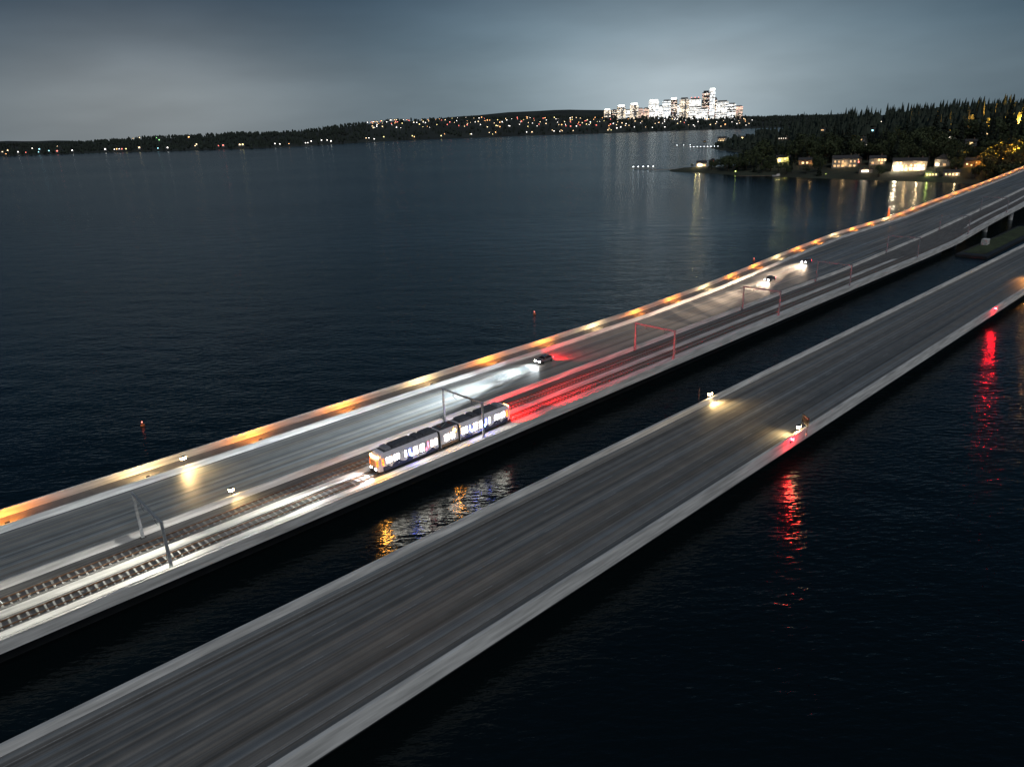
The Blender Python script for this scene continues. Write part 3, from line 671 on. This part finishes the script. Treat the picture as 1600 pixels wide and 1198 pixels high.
for px, py, k in LIT:
    p = far_at(px, py); LITP.append(p)
    where = 'lit hillside across the lake' if 560 < px < 945 else ('shore below the bright towers' if px >= 945 else 'dark shore across the lake')
    far_house(p+Vector((0, 0, 7)), k, rr.uniform(.55, 1.2)*(1.0 if px > 560 else 1.2), 'tiny far house with %s %s light on the %s' % ('an' if KN[k][0] == 'o' else 'a', KN[k], where), 'houses with %s lights, %s' % (KN[k], where))
fw = MB(); rf = random.Random(11)
lp = [(q.x, q.y) for q in LITP]
lpn = np.array(lp)
for _ in range(5200):
    px = rf.uniform(-60, 1330); v = rf.random()**.85*1.02
    if 575 < px < 945 and v < .8 and rf.random() < .45: continue
    p = far_pt(px, v)
    dv = Vector((p.x, p.y)).normalized()
    rel = lpn-np.array((p.x, p.y)); along = rel@np.array((dv.x, dv.y)); lat = np.abs(rel@np.array((-dv.y, dv.x)))
    if np.any((lat < 14) & (along > -8) & (along < 260)): continue
    low_tree(fw, p, rf.uniform(13, 25), rf.uniform(4.5, 7.5), rf)
tag(fw.build('far_woods', 'far_trees'), 'dark woods covering the far shore', 'woods', kind='stuff')

# ------------------------------------------------------------------ towers of the city
TW = [(944, 953.5, 171, 'warm', 1, 'slim tower with a bright roof at the near end of the skyline'), (956, 963, 171, 'dark', 0, 'dark block between the first two crowned towers'), (964, 976, 165, 'warm', 1, 'low tower with glowing yellow crown'), (975.5, 984, 171, 'white', 0, 'white block between the two crowned towers'),
      (984, 996, 162, 'warm', 1, 'low tower with glowing pink-white crown'), (996, 1003.5, 168.5, 'rose', 0, 'small peach-coloured block beside the pink crown'), (1005, 1013, 168, 'rose', 0, 'peach block just before the broad white tower'), (1013, 1027.5, 156.5, 'white', 1, 'broad blazing white tower'),
      (1028, 1034, 165, 'white', 0, 'low white block behind the broad white tower'), (1034, 1046, 156, 'cool', 0, 'white tower with stepped top beside the brown tower'), (1046, 1056, 153.5, 'dark', 1, 'brown tower with sparse lights and a rooftop lamp'), (1056, 1061, 163, 'white', 0, 'narrow white slab beside the brown tower'),
      (1060.5, 1074, 152.5, 'warm', 0, 'two-tone tower with a dark vertical band'), (1075, 1092, 153, 'white', 0, 'wide white tower with red rooftop lights'), (1087, 1104, 169.5, 'white', 0, 'low bright hall in front of the tallest tower'), (1095, 1105.5, 142, 'dark', 0, 'darker half of the tallest tower'),
      (1105.5, 1114, 139.5, 'cool', 1, 'tallest tower, with a blazing white top'), (1111.5, 1117.5, 152.5, 'dark', 0, 'dark narrow tower beside the tallest one'), (1117.5, 1135, 157, 'white', 0, 'wide floodlit white block right of the tallest tower'), (1135, 1147, 161, 'white', 0, 'lower pale block behind the trees'), (1147, 1158, 165, 'rose', 0, 'last low block of the skyline')]
rt = random.Random(5)
for i, (x0, x1, yt, st, crown, lab) in enumerate(TW):
    xc = (x0+x1)/2; base = far_pt(xc, .80+.10*((i*7) % 3)/3 if lab[:3] != 'low' else .74)
    D = math.hypot(base.x, base.y); d = rdir(xc, yt); top = CAM_H+D*d.z/math.hypot(d.x, d.y)
    wd = (x1-x0)/F_PX*math.hypot(D, 0)*abs(math.cos(math.atan((xc-800)/F_PX)))*1.02; dp = wd*rt.uniform(.7, 1.0); H_ = top-base.z+8
    r_ = empty('office_tower', (base.x, base.y, base.z-8), math.atan2(base.y, base.x)-math.pi/2); tag(r_, lab, 'tower', 'lit towers of the far city')
    hw = wd/2
    bd = MB().box(-hw, hw, 0, dp, 0, H_*.94).box(-hw*.7, hw*.7, dp*.15, dp*.85, H_*.94, H_)
    bd.build('body', 'tower_dark' if st == 'dark' else 'tower_pale', r_)
    ms = {'white': ('city_white', 'city_white', 'city_cool'), 'cool': ('city_cool', 'city_white', 'city_cool'), 'warm': ('city_warm', 'city_white', 'city_warm'), 'rose': ('city_rose', 'city_warm', 'city_rose'), 'dark': ('city_warm', 'city_rose', 'city_white')}[st]
    dens = {'white': .72, 'cool': .66, 'warm': .56, 'rose': .6, 'dark': .26}[st]
    nx = max(3, int(wd/5.5)); nz = int(H_*.93/4.2); grid = [MB(), MB(), MB()]
    fl_on = [rt.random() < dens*1.12 for _ in range(nz)]
    for a_ in range(nx):
        for b_ in range(nz):
            if rt.random() > (.93 if fl_on[b_] else .18)*(1 if (st != 'warm' or abs(a_-nx*.6) > 1) else .25): continue
            xa, xb = -hw+wd*(a_+.12)/nx, -hw+wd*(a_+.88)/nx; za, zb = b_*4.2+1.0, b_*4.2+3.7
            grid[rt.randrange(3)].add([(xa, -.12, za), (xb, -.12, za), (xb, -.12, zb), (xa, -.12, zb)], [(0, 1, 2, 3)])
    ny = max(2, int(dp/6))
    for s_ in (-1, 1):
        for a_ in range(ny):
            for b_ in range(nz):
                if rt.random() > (.93 if fl_on[b_] else .18): continue
                ya, yb = dp*(a_+.12)/ny, dp*(a_+.88)/ny; za, zb = b_*4.2+1.0, b_*4.2+3.7; xx = s_*(hw+.12)
                q = [(xx, ya, za), (xx, yb, za), (xx, yb, zb), (xx, ya, zb)]; grid[rt.randrange(3)].add(q if s_ > 0 else q[::-1], [(0, 1, 2, 3)])
    for g_, m_ in zip(grid, ms):
        if g_.v: tag(g_.build('lit_glazing', m_, r_), kind='stuff')
    if crown:
        ch = H_*(.05 if st != 'cool' else .10)
        MB().loft([[(-hw*.74, dp*.1, H_*.945), (hw*.74, dp*.1, H_*.945), (hw*.74, dp*.9, H_*.945), (-hw*.74, dp*.9, H_*.945)], [(-hw*.74, dp*.1, H_+ch*.2), (hw*.74, dp*.1, H_+ch*.2), (hw*.74, dp*.9, H_+ch*.2), (-hw*.74, dp*.9, H_+ch*.2)]]).build('crown', 'city_crown', r_)
    if 'red rooftop' in lab:
        for q in (-.6, 0, .6): MB().ball((q*hw, dp*.5, H_+2), 2.2).build('rooftop_lamp', 'far_red', r_)

# ------------------------------------------------------------------ wooded island on the far side of the bridges
POLY = [(640, -400), (648, 0), (655, 100), (660, 150), (669, 190), (673, 240), (676, 312), (690, 380), (704, 430), (712, 465), (722, 492), (740, 500), (756, 488), (775, 455), (830, 430), (930, 470), (1040, 545), (1150, 640), (1260, 745), (1330, 805), (1385, 832), (1440, 825), (1520, 800), (1650, 830), (1900, 940), (2200, 1060), (2500, 1150), (2900, 900), (2900, -400)]
PA = np.array(POLY, float); PB = np.roll(PA, -1, axis=0)
def inside(x, y):
    c = False
    for (x0, y0), (x1, y1) in zip(PA, PB):
        if (y0 > y) != (y1 > y) and x < (x1-x0)*(y-y0)/(y1-y0)+x0: c = not c
    return c
def shore_d(x, y):
    p = np.array((x, y)); ab = PB-PA; t_ = np.clip(((p-PA)*ab).sum(1)/(ab*ab).sum(1), 0, 1)
    d = np.sqrt((((PA+ab*t_[:, None])-p)**2).sum(1).min()); return d if inside(x, y) else -d
def isl_h(x, y):
    d = shore_d(x, y)
    if d < 0: return max(-4, d*.2)
    h = .7+6*(1-math.exp(-d/22))+40*(1-math.exp(-max(0, d-40)/190))
    h *= .55+.45*sstep(640, 300, y-.35*(x-700)) if y > 300 else 1
    return h+1.5*math.sin(x*.03)*math.sin(y*.027)*sstep(20, 90, d)
gx = np.arange(630, 2920, 22.0); gy = np.arange(-400, 1180, 22.0)
HG = np.array([[isl_h(x, y) for y in gy] for x in gx])
def isl_q(x, y):
    i = min(max((x-630)/22, 0), len(gx)-1.001); j = min(max((y+400)/22, 0), len(gy)-1.001); a, b_ = int(i), int(j); u, v = i-a, j-b_
    return HG[a, b_]*(1-u)*(1-v)+HG[a+1, b_]*u*(1-v)+HG[a, b_+1]*(1-u)*v+HG[a+1, b_+1]*u*v
ib = MB(); ny = len(gy)
ib.add([(x, y, HG[i, j]) for i, x in enumerate(gx) for j, y in enumerate(gy)], [(i*ny+j, (i+1)*ny+j, (i+1)*ny+j+1, i*ny+j+1) for i in range(len(gx)-1) for j in range(ny-1) if max(HG[i, j], HG[i+1, j], HG[i, j+1], HG[i+1, j+1]) > -2])
tag(ib.build('island_ground', 'ground', smooth=True), kind='structure')
def isl_at(px, py):
    d = rdir(px, py); p = Vector((0, 0, CAM_H)); t_ = 560/max(d.x, .01); last = None
    for i in range(900):
        q = p+d*t_
        if q.x > 630 and q.z <= max(isl_q(q.x, q.y), 0): return q
        t_ += 2.5
    return p+d*900
SIGHT = []           # lines of sight to lit windows that the woods leave open
KEEP = []            # (x, y, radius, clear towards the camera)
# ---- houses by the water and up the slope
def house(px, py, wd, dp, hh, wallm, label, wins, roof='gable', rz=None, glow_=None, name='shore_house'):
    p = isl_at(px, py); base = Vector((p.x, p.y, isl_q(p.x, p.y)))
    r_ = empty(name, base, (math.atan2(p.y, p.x)-math.pi/2 if rz is None else rz)); tag(r_, label, 'house')
    r_.scale = (.85, .85, .85); hw = wd/2
    MB().box(-hw, hw, 0, dp, -2.5, hh).build('wall', wallm, r_)
    o = .6
    if roof == 'gable': rb_ = MB().add([(-hw-o, -o, hh), (hw+o, -o, hh), (hw+o, dp+o, hh), (-hw-o, dp+o, hh), (-hw-o, dp/2, hh+dp*.32), (hw+o, dp/2, hh+dp*.32)], [(0, 1, 5, 4), (2, 3, 4, 5), (0, 4, 3), (1, 2, 5), (0, 3, 2, 1)])
    elif roof == 'front': rb_ = MB().add([(-hw-o, -o, hh), (hw+o, -o, hh), (hw+o, dp+o, hh), (-hw-o, dp+o, hh), (0, -o, hh+wd*.36), (0, dp+o, hh+wd*.36)], [(0, 1, 4), (1, 2, 5, 4), (2, 3, 5), (3, 0, 4, 5), (0, 3, 2, 1)])
    else: rb_ = MB().box(-hw-o, hw+o, -o-.6, dp+o, hh, hh+.5)
    rf_ = rb_.build('roof', 'roof_dark', r_); MB().box(hw*.4, hw*.4+1, dp*.55, dp*.55+1, hh, hh+dp*.32+1.6).build('chimney', 'wall_brown', rf_)
    for x0, x1, z0, z1, m_ in wins:
        f_ = MB().box(x0-.18, x1+.18, -.10, -.02, z0-.18, z1+.18).build('window', 'timber', r_); MB().box(x0, x1, -.16, -.104, z0, z1).build('pane', m_, f_)
    MB().box(-hw*.95, -hw*.95+1.2, -.12, -.02, -.2, 2.2).build('door', 'timber', r_)
    KEEP.append((p.x, p.y, max(wd, dp)*.75, 45)); SIGHT.append((px, wd*.6, py-1.5, math.hypot(p.x, p.y)))
    if glow_:
        for gx_, gz, pw, col in glow_: point('porch_light', r_, (gx_, -2.5, gz), pw*2, col, .4)
    return r_
def rw(n, wd, z0, z1, m_, fr=.6, x0=None): 
    s_ = wd/n; a = -wd/2 if x0 is None else x0
    return [(a+s_*(k+.5-fr/2), a+s_*(k+.5+fr/2), z0, z1, m_) for k in range(n) if k == 0 or (k*7+int(wd)) % 5]
WARM = (1, .62, .28)
house(1319, 262, 26, 11, 9.5, 'wall_cream', 'long cream apartment house with columns above the shore', rw(6, 24, .8, 3.0, 'house_dim')+rw(6, 24, 5.2, 7.6, 'house_dim', .4), 'gable', glow_=[(0, 4, 250, WARM)])
house(1335, 257, 14, 9, 6, 'wall_brown', 'brown gabled house with a red-lit window', rw(3, 12, 1.2, 3.2, 'far_red', .2)+rw(2, 10, 4, 5.4, 'house_dim'), 'front')
house(1352, 271, 13, 8, 4.5, 'wall_grey', 'low boathouse with one long bright window', [(-4, 3, 1.2, 3.2, 'house_white')], 'flat', glow_=[(0, 3, 160, WARM)])
house(1370, 258, 16, 9, 7.0, 'wall_cream', 'warm-lit house left of the blazing white house', rw(3, 13, 1.0, 3.2, 'house_dim')+rw(3, 9, 4.3, 6.3, 'house_warm', .7, 0), 'gable', glow_=[(2, 4, 250, WARM)])
house(1409, 268, 19, 10, 10.0, 'wall_cream', 'big white house with blazing floodlights by the water', rw(5, 17, .8, 3.0, 'house_white', .5)+rw(5, 17, 4.2, 6.2, 'house_warm', .4)+rw(4, 16, 7.4, 9.2, 'house_warm', .5), 'gable', glow_=[(-5, 3.5, 2500, (1, .85, .62)), (4, 2.2, 900, WARM)])
house(1432, 267, 17, 10, 9.5, 'wall_cream', 'second floodlit house, right of the blazing white one', rw(4, 15, .8, 3.2, 'house_white', .65)+rw(4, 15, 4.2, 6.4, 'house_warm', .5), 'gable', glow_=[(2, 3.5, 2000, (1, .72, .42))])
house(1471, 262, 14, 10, 7.5, 'wall_cream', 'white gable-fronted house with one lit corner window', [(-6, -2.5, .8, 3.4, 'house_white'), (1, 3.5, 1.0, 3.0, 'house_dim')], 'front', glow_=[(-5, 4, 320, (1, .8, .5))])
house(1455, 276, 12, 7, 4.0, 'wall_grey', 'small low house under yellow-green garden lights', rw(4, 10, 1.0, 2.6, 'house_warm', .6), 'flat', glow_=[(-3, 2.5, 350, (.8, 1, .25))])
house(1486, 276, 14, 7, 4.0, 'wall_grey', 'low house with four lit windows close to the bridge', rw(4, 12, 1.0, 2.8, 'house_warm', .5), 'gable', glow_=[(4, 2.5, 400, (1, .7, .35))])
house(1518, 262, 15, 9, 6, 'wall_brown', 'dim brown house just left of the bridge end', [(-5, -3.5, 2, 3.4, 'house_warm'), (-1, .3, 1.2, 2.2, 'house_warm'), (3, 4, 3.8, 4.8, 'house_dim')], 'gable')
house(1258, 258, 15, 9, 5.0, 'wall_brown', 'low brown house with two warm windows and porch lamps', [(-4, -1.5, 1, 3, 'house_warm'), (1, 3, 1, 3, 'house_warm')], 'gable', glow_=[(-6, 2.5, 100, WARM), (7, 1.5, 250, (1, .55, .2))])
house(1222, 254, 14, 9, 5.5, 'wall_cream', 'house behind yellow-lit garden trees', [(-5, -2, 1, 3, 'house_white'), (2, 4, 3, 4.6, 'house_warm')], 'gable', glow_=[(-3, 2.5, 900, (1, .85, .3)), (6, 5, 600, (1, .9, .25))])
house(1224, 219, 24, 10, 5.0, 'wall_brown', 'long low house on the slope with a row of five lamps', rw(5, 22, 2.6, 4.0, 'house_white', .22), 'flat')
house(1096, 261, 13, 9, 5.0, 'wall_cream', 'floodlit cottage on the first point', [(-5, 1, .8, 3.6, 'house_white'), (2, 5, 1, 3, 'house_warm')], 'gable', glow_=[(-2, 3, 420, (1, .74, .36)), (-7, 2, 420, (1, .8, .3))])
house(1113, 252, 12, 8, 5.0, 'wall_brown', 'dim house among trees behind the floodlit cottage', [(-3, -1, 2, 3.6, 'house_dim'), (1.5, 2.8, 3.8, 5, 'far_red')], 'front')
house(1128, 221, 26, 13, 14, 'wall_cream', 'large pale villa with orange windows on the second point', rw(6, 24, 1, 4, 'house_warm', .6)+rw(5, 22, 6, 8.6, 'house_warm', .5)+rw(3, 20, 10.5, 12.6, 'house_dim', .4), 'gable', glow_=[(0, 4, 2500, WARM), (-10, 3, 1500, WARM)])
house(1160, 215, 16, 9, 7, 'wall_cream', 'yellow-lit house between trees on the second point', [(-4, 3, 1.5, 5.5, 'house_warm')], 'gable', glow_=[(0, 5, 900, (1, .8, .25))])
house(1101, 222, 10, 8, 6, 'wall_brown', 'narrow house with one orange window on the second point', [(-1.5, 1.5, .8, 5, 'house_warm')], 'front')
for px, py, k, lab in ((1222, 172, 'house_white', 'house light high on the slope, first of three beneath the ridge'), (1239, 171, 'house_white', 'house light high on the slope, second of three beneath the ridge'), (1275, 175, 'house_warm', 'orange-lit house high on the slope'), (1330, 168, 'house_warm', 'small lit house under the tall firs of the ridge'), (1365, 166.5, 'house_white', 'pair of bright windows just under the ridge line'),
                       (1251, 185, 'house_white', 'single white window in the dark woods'), (1262, 199, 'house_white', 'faint window lower in the dark woods'), (1285, 206, 'house_dim', 'dim window above the apartment house'), (1362, 207, 'far_cyan', 'bluish window in the middle of the woods'), (1345, 222, 'house_dim', 'half-hidden pale house in the middle of the woods'), (1483, 220, 'house_white', 'bright window upslope of the gabled house'), (1516, 229, 'house_warm', 'warm window upslope near the bridge end'), (1495, 174, 'house_warm', 'long orange-lit house at the ridge'), (1548, 170, 'house_warm', 'yellow-lit house at the ridge near the tall fir'), (1376, 192, 'house_white', 'small white window among the upper trees'), (1303, 190, 'house_dim', 'dim window among the upper trees'), (1219, 201, 'house_white', 'white window beside the long low house')):
    wl = 22 if 'long' in lab else 11
    house(px, py, wl, 8, 5.0, 'wall_grey', lab, [(-wl*.3, wl*.18, 2.0, 4.2, k)], 'gable', name='hillside_house')
# ---- docks and boats
def dock(px, py, L_, label, lamps=0, wdt=2.6, rz=None, lampm='dock_lamp', pw=0):
    p = unproj(px, py); r_ = empty('dock', (p.x, p.y, 0), (math.atan2(p.y, p.x)+math.pi/2 if rz is None else rz)); tag(r_, label, 'dock')
    MB().box(-L_/2, L_/2, -wdt/2, wdt/2, .55, .85).build('deck', 'timber', r_)
    n = max(3, int(L_/5))
    for k in range(n):
        for s_ in (-1, 1): MB().cyl((-L_/2+.5+(L_-1)*k/(n-1), s_*(wdt/2-.2), -2), (-L_/2+.5+(L_-1)*k/(n-1), s_*(wdt/2-.2), 1.35), .16, n=6).build('pile', 'timber', r_)
    for k in range(lamps):
        x = -L_/2+L_*(k+.5)/lamps
        ps = MB().cyl((x, .9, .85), (x, .9, 2.6), .06, n=6).build('lamp_post', 'dark_steel', r_); MB().ball((x, .9, 2.8), .38).build('lamp', lampm, ps)
        if pw: point('dock_light', r_, (x, .9, 3.4), pw, (.95, .97, 1))
    return r_
dock(1005, 264, 30, 'lamp-lit pier off the first point', 5)
dock(1037, 266, 34, 'unlit outer pier joining the first point to its lamps', 0)
dock(1149, 272, 10, 'short dock with one green-yellow lamp', 1, lampm='green_lamp')
dock(1068, 229, 42, 'lamp-lit pier off the second point', 3)
dock(1100, 231.5, 60, 'long row of small dock lamps below the villa', 9)
dock(1185, 276, 46, 'long dark dock below the yellow-lit garden', 0)
dock(1290, 277, 24, 'dock with one bright green-yellow lamp below the apartment house', 1, lampm='green_lamp')
dock(1345, 278, 34, 'dark dock left of the moored boats', 0)
dock(1378, 277, 12, 'small dock with a yellow lamp beside the moored boats', 1, lampm='green_lamp')
dock(1450, 280, 26, 'dock below the floodlit houses', 2, lampm='garden_lamp')
dock(1487, 280, 22, 'lamp-lit dock close to the bridge', 3, lampm='garden_lamp')
dock(1540, 279, 34, 'pale dock beside the bridge end', 0)
def boat(px, py, L_, label, rz):
    p = unproj(px, py); r_ = empty('motor_boat', (p.x, p.y, 0), rz); tag(r_, label, 'boat')
    rings = []
    for t_, hw, zk, zs in ((0, .9, -.2, 1.0), (.25, 1.0, -.4, 1.0), (.6, .95, -.4, 1.1), (.85, .55, -.2, 1.3), (1, .04, .5, 1.5)):
        x = (t_-.5)*L_; b_ = hw*L_*.15; rings.append([(x, -b_, zs), (x, -b_*.8, zk+.3), (x, 0, zk), (x, b_*.8, zk+.3), (x, b_, zs)])
    MB().loft(rings).build('hull', 'boat_white', r_)
    cb = MB().loft([[(-L_*.2, -L_*.1, 1.0), (L_*.18, -L_*.09, 1.1), (L_*.18, L_*.09, 1.1), (-L_*.2, L_*.1, 1.0)], [(-L_*.18, -L_*.08, 2.5), (L_*.06, -L_*.07, 2.5), (L_*.06, L_*.07, 2.5), (-L_*.18, L_*.08, 2.5)]]).build('cabin', 'boat_white', r_)
    MB().box(-L_*.15, L_*.05, -L_*.105, -L_*.09, 1.5, 2.1).build('cabin_window', 'house_warm', cb)
    MB().cyl((-L_*.1, 0, 2.5), (-L_*.1, 0, 4.0), .05, n=6).build('mast', 'galvanised', r_)
boat(1399, 277.5, 16, 'larger white motor boat moored below the blazing house', 2.0); boat(1376, 278.5, 10, 'small white motor boat moored beside the larger one', 2.1); boat(1150, 271, 9, 'small boat at the short dock of the first point', 1.2); boat(1306, 277, 11, 'motor boat at the dock below the apartment house', 1.9); boat(1215, 276, 10, 'motor boat at the long dark dock', 2.2)
# ---- sodium street lamps behind the bridge end
def street_lamp(px, py, hgt, pw, lab):
    p = isl_at(px, py); z0 = isl_q(p.x, p.y); r_ = empty('street_lamp', (p.x, p.y, z0)); tag(r_, lab, 'street lamp', 'orange street lamps at the bridge end')
    MB().cyl((0, 0, -1), (0, 0, hgt), .14, .09).build('pole', 'dark_steel', r_); MB().cyl((0, 0, hgt), (-1.8, -.8, hgt+.3), .07, n=6).build('arm', 'dark_steel', r_)
    hd = MB().box(-2.5, -1.6, -1.1, -.6, hgt+.18, hgt+.42).build('head', 'dark_steel', r_); MB().box(-2.4, -1.7, -1.05, -.65, hgt+.08, hgt+.178).build('lens', 'lamp_orange', hd)
    point('street_light', r_, (-2.05, -.85, hgt-.3), pw, (1, .45, .06), .3); KEEP.append((p.x, p.y, 3, 22))
street_lamp(1578, 205, 9, 450000, 'orange street lamp lighting trees on the slope at the frame edge'); street_lamp(1596, 196, 9, 450000, 'highest orange street lamp on the slope at the frame edge')
street_lamp(1592, 258, 9, 260000, 'orange street lamp right behind the end of the bridge'); street_lamp(1555, 262, 8, 60000, 'dimmer orange street lamp where the bridge meets the woods')

# ---- trees
def conifer(seed, H_):
    rd = random.Random(seed); r_ = empty('fir_tree')
    MB().cyl((0, 0, -1), (0, 0, H_*.93), H_*.022, .04, 7).build('trunk', 'bark', r_)
    mb = MB(); n = int(H_*2.0)
    for k in range(n):
        f_ = .10+.88*k/n; z_ = H_*f_; R_ = H_*.19*(1-f_)**.8*(.75+.5*rd.random())+.25
        for j in range(6):
            a = rd.random()*6.283; L_ = R_*(.6+.5*rd.random()); dx, dy = math.cos(a), math.sin(a); wdt = L_*.36
            dz = -L_*(.25+.25*rd.random())
            tip = (dx*L_, dy*L_, z_+dz); m1 = (dx*L_*.5-dy*wdt, dy*L_*.5+dx*wdt, z_+dz*.35-.1); m2 = (dx*L_*.5+dy*wdt, dy*L_*.5-dx*wdt, z_+dz*.35-.1)
            mb.add([(0, 0, z_+.15), m1, tip, m2], [(0, 1, 2), (0, 2, 3)])
            mb.add([(dx*L_*.2, dy*L_*.2, z_), (tip[0], tip[1], tip[2]+.1), (dx*L_*.55, dy*L_*.55, z_+dz-.8)], [(0, 1, 2)])
    mb.build('crown', 'needles', r_); return r_
def broadleaf(seed, H_):
    rd = random.Random(seed); r_ = empty('leafy_tree')
    tb = MB().cyl((0, 0, -1), (0, 0, H_*.55), H_*.028, H_*.015, 7)
    cl_ = []
    for k in range(9):
        a = k*2.4+rd.random(); e = H_*(.12+.2*rd.random()); c_ = (math.cos(a)*e, math.sin(a)*e, H_*(.42+.45*rd.random())); cl_.append((c_, H_*(.13+.09*rd.random())))
        tb.cyl((0, 0, H_*(.25+.2*rd.random())), c_, H_*.011, .03, 5)
    tb.build('trunk', 'bark', r_); mb = MB()
    for c_, q in cl_:
        for _ in range(62):
            u = Vector((rd.gauss(0, 1), rd.gauss(0, 1), rd.gauss(0, .8))).normalized()*q*(.55+.5*rd.random()); s_ = H_*.028*(.7+.8*rd.random())
            p = Vector(c_)+u; a = Vector((rd.gauss(0, 1), rd.gauss(0, 1), rd.gauss(0, 1))).normalized(); b_ = a.cross(u.normalized()); b_ = b_.normalized() if b_.length > .01 else Vector((1, 0, 0))
            mb.add([p+a*s_, p+b_*s_, p-a*s_*.9, p-b_*s_], [(0, 1, 2, 3)])
    mb.build('crown', 'leaves', r_); return r_
TP = [(conifer(k, 24), 24) for k in range(4)]+[(broadleaf(k+20, 15), 15) for k in range(4)]
used = set(); rv = random.Random(21)
SPOTS = []; cell = {}
KN_ = np.array([(a, b_, c_, d) for a, b_, c_, d in KEEP])
for _ in range(16000):
    px = rv.uniform(1080, 1680); t_ = rv.random()
    D = 640+1500*t_**1.7; d = rdir(px, 230); g_ = math.hypot(d.x, d.y); x, y = d.x/g_*D, d.y/g_*D
    if x < 640: continue
    sd = shore_d(x, y)
    if sd < 7: continue
    sp = 7.5 if D < 850 else 10.5
    ck = (int(x//sp), int(y//sp))
    if any((ck[0]+i, ck[1]+j) in cell and (cell[(ck[0]+i, ck[1]+j)][0]-x)**2+(cell[(ck[0]+i, ck[1]+j)][1]-y)**2 < sp*sp for i in (-1, 0, 1) for j in (-1, 0, 1)): continue
    ux, uy = d.x/g_, d.y/g_; rel = KN_[:, :2]-np.array((x, y)); al = rel@np.array((ux, uy)); lt = np.abs(rel@np.array((-uy, ux)))
    if np.any((lt < KN_[:, 2]) & (al > -KN_[:, 2]) & (al < KN_[:, 3])): continue
    zb, zn = 0, 0
    if y < 145 and x < 800:                      # keep the deck clear
        if LS(x)[0]-6 < y < LN(x)[0]+5: continue
    if y < 75 and x < 700: continue
    cell[ck] = (x, y); SPOTS.append((D, x, y, sd))
SPOTS.sort()
iw = MB(); nth = 0
for D, x, y, sd in SPOTS:
    z_ = isl_q(x, y)-.3; con = rv.random() < (.22 if sd < 45 else .45)
    sc_ = rv.choice((rv.uniform(.5, .9), rv.uniform(.8, 1.15), rv.uniform(1.0, 1.4)))*(.75 if sd < 40 else 1)*(1.0 if con else 1.2)
    q = proj((x, y, z_)); hh = (24 if con else 15)*sc_
    lim = float(np.interp(q[0], [1060, 1090, 1130, 1160, 1200, 1240], [262, 252, 243, 232, 205, 150])) if D < 950 else (float(np.interp(q[0], [1090, 1110, 1135, 1165, 1205], [222, 205, 203, 196, 150])) if D < 1700 else 150)
    for spx, swd, spy, sD in SIGHT:
        if D < sD-3 and abs(q[0]-spx) < swd*F_PX/sD*.75+2.5: lim = max(lim, spy)
    tp = proj((x, y, z_+hh))[1]
    if tp < lim:
        k_ = (q[1]-lim)/max(q[1]-tp, .1)
        if k_ < .22: continue
        sc_ *= k_
        con = con and k_ > .5
    if nth < 290 and 1060 < q[0] < 1625:
        k = rv.randrange(4)+(0 if con else 4); pr = TP[k][0]
        o = pr if k not in used else copy_tree(pr)
        used.add(k); o.location = (x, y, z_); o.scale = (sc_*rv.uniform(.9, 1.15), sc_*rv.uniform(.9, 1.15), sc_); o.rotation_euler = (0, 0, rv.random()*6.28)
        ar = 'on the second point, near the large villa' if D > 1000 else ('on the low first point around the floodlit cottage' if q[0] < 1150 else 'around the yellow-lit garden' if q[0] < 1280 else 'around the long apartment house' if q[0] < 1385 else 'around the blazing floodlit houses' if q[0] < 1500 else 'beside the far end of the bridge')
        hg = ('tall ' if sc_ > .85 else 'small ' if sc_ < .5 else '')
        tag(o, (hg+('dark fir tree ' if con else 'leafy tree '))+ar, 'tree', hg+('fir trees ' if con else 'leafy trees ')+ar); nth += 1
    else:
        h = (24 if con else 15)*sc_
        p = Vector((x, y, z_)); n = 7
        for tier in range(4 if con else 3):
            if con: zz, rr_, th = h*(.12+.22*tier), h*.19*(1-.22*tier), h*.34
            else: zz, rr_, th = h*(.18+.2*tier), h*(.26, .33, .24)[tier], h*.34
            ring = [(x+rr_*rv.uniform(.55, 1.2)*math.cos(6.283*i/n+tier), y+rr_*rv.uniform(.55, 1.2)*math.sin(6.283*i/n+tier), z_+zz+rv.uniform(-.7, .7)) for i in range(n)]
            top = [(x+rr_*(.08 if con else .55)*math.cos(6.283*i/n+tier), y+rr_*(.08 if con else .55)*math.sin(6.283*i/n+tier), z_+zz+th) for i in range(n)]
            iw.loft([ring, top])
tag(iw.build('island_woods', 'needles'), 'dark mass of woods covering the island hill', 'woods', kind='stuff')
pf_ = isl_at(1581, 166); tf = copy_tree(TP[0][0]); tf.location = (pf_.x, pf_.y, isl_q(pf_.x, pf_.y)); tf.scale = (1.3, 1.3, 1.55); tag(tf, 'tallest fir, standing alone against the sky at the ridge', 'tree')
if 'group' in tf: del tf['group']
print('trees', len(SPOTS), nth)
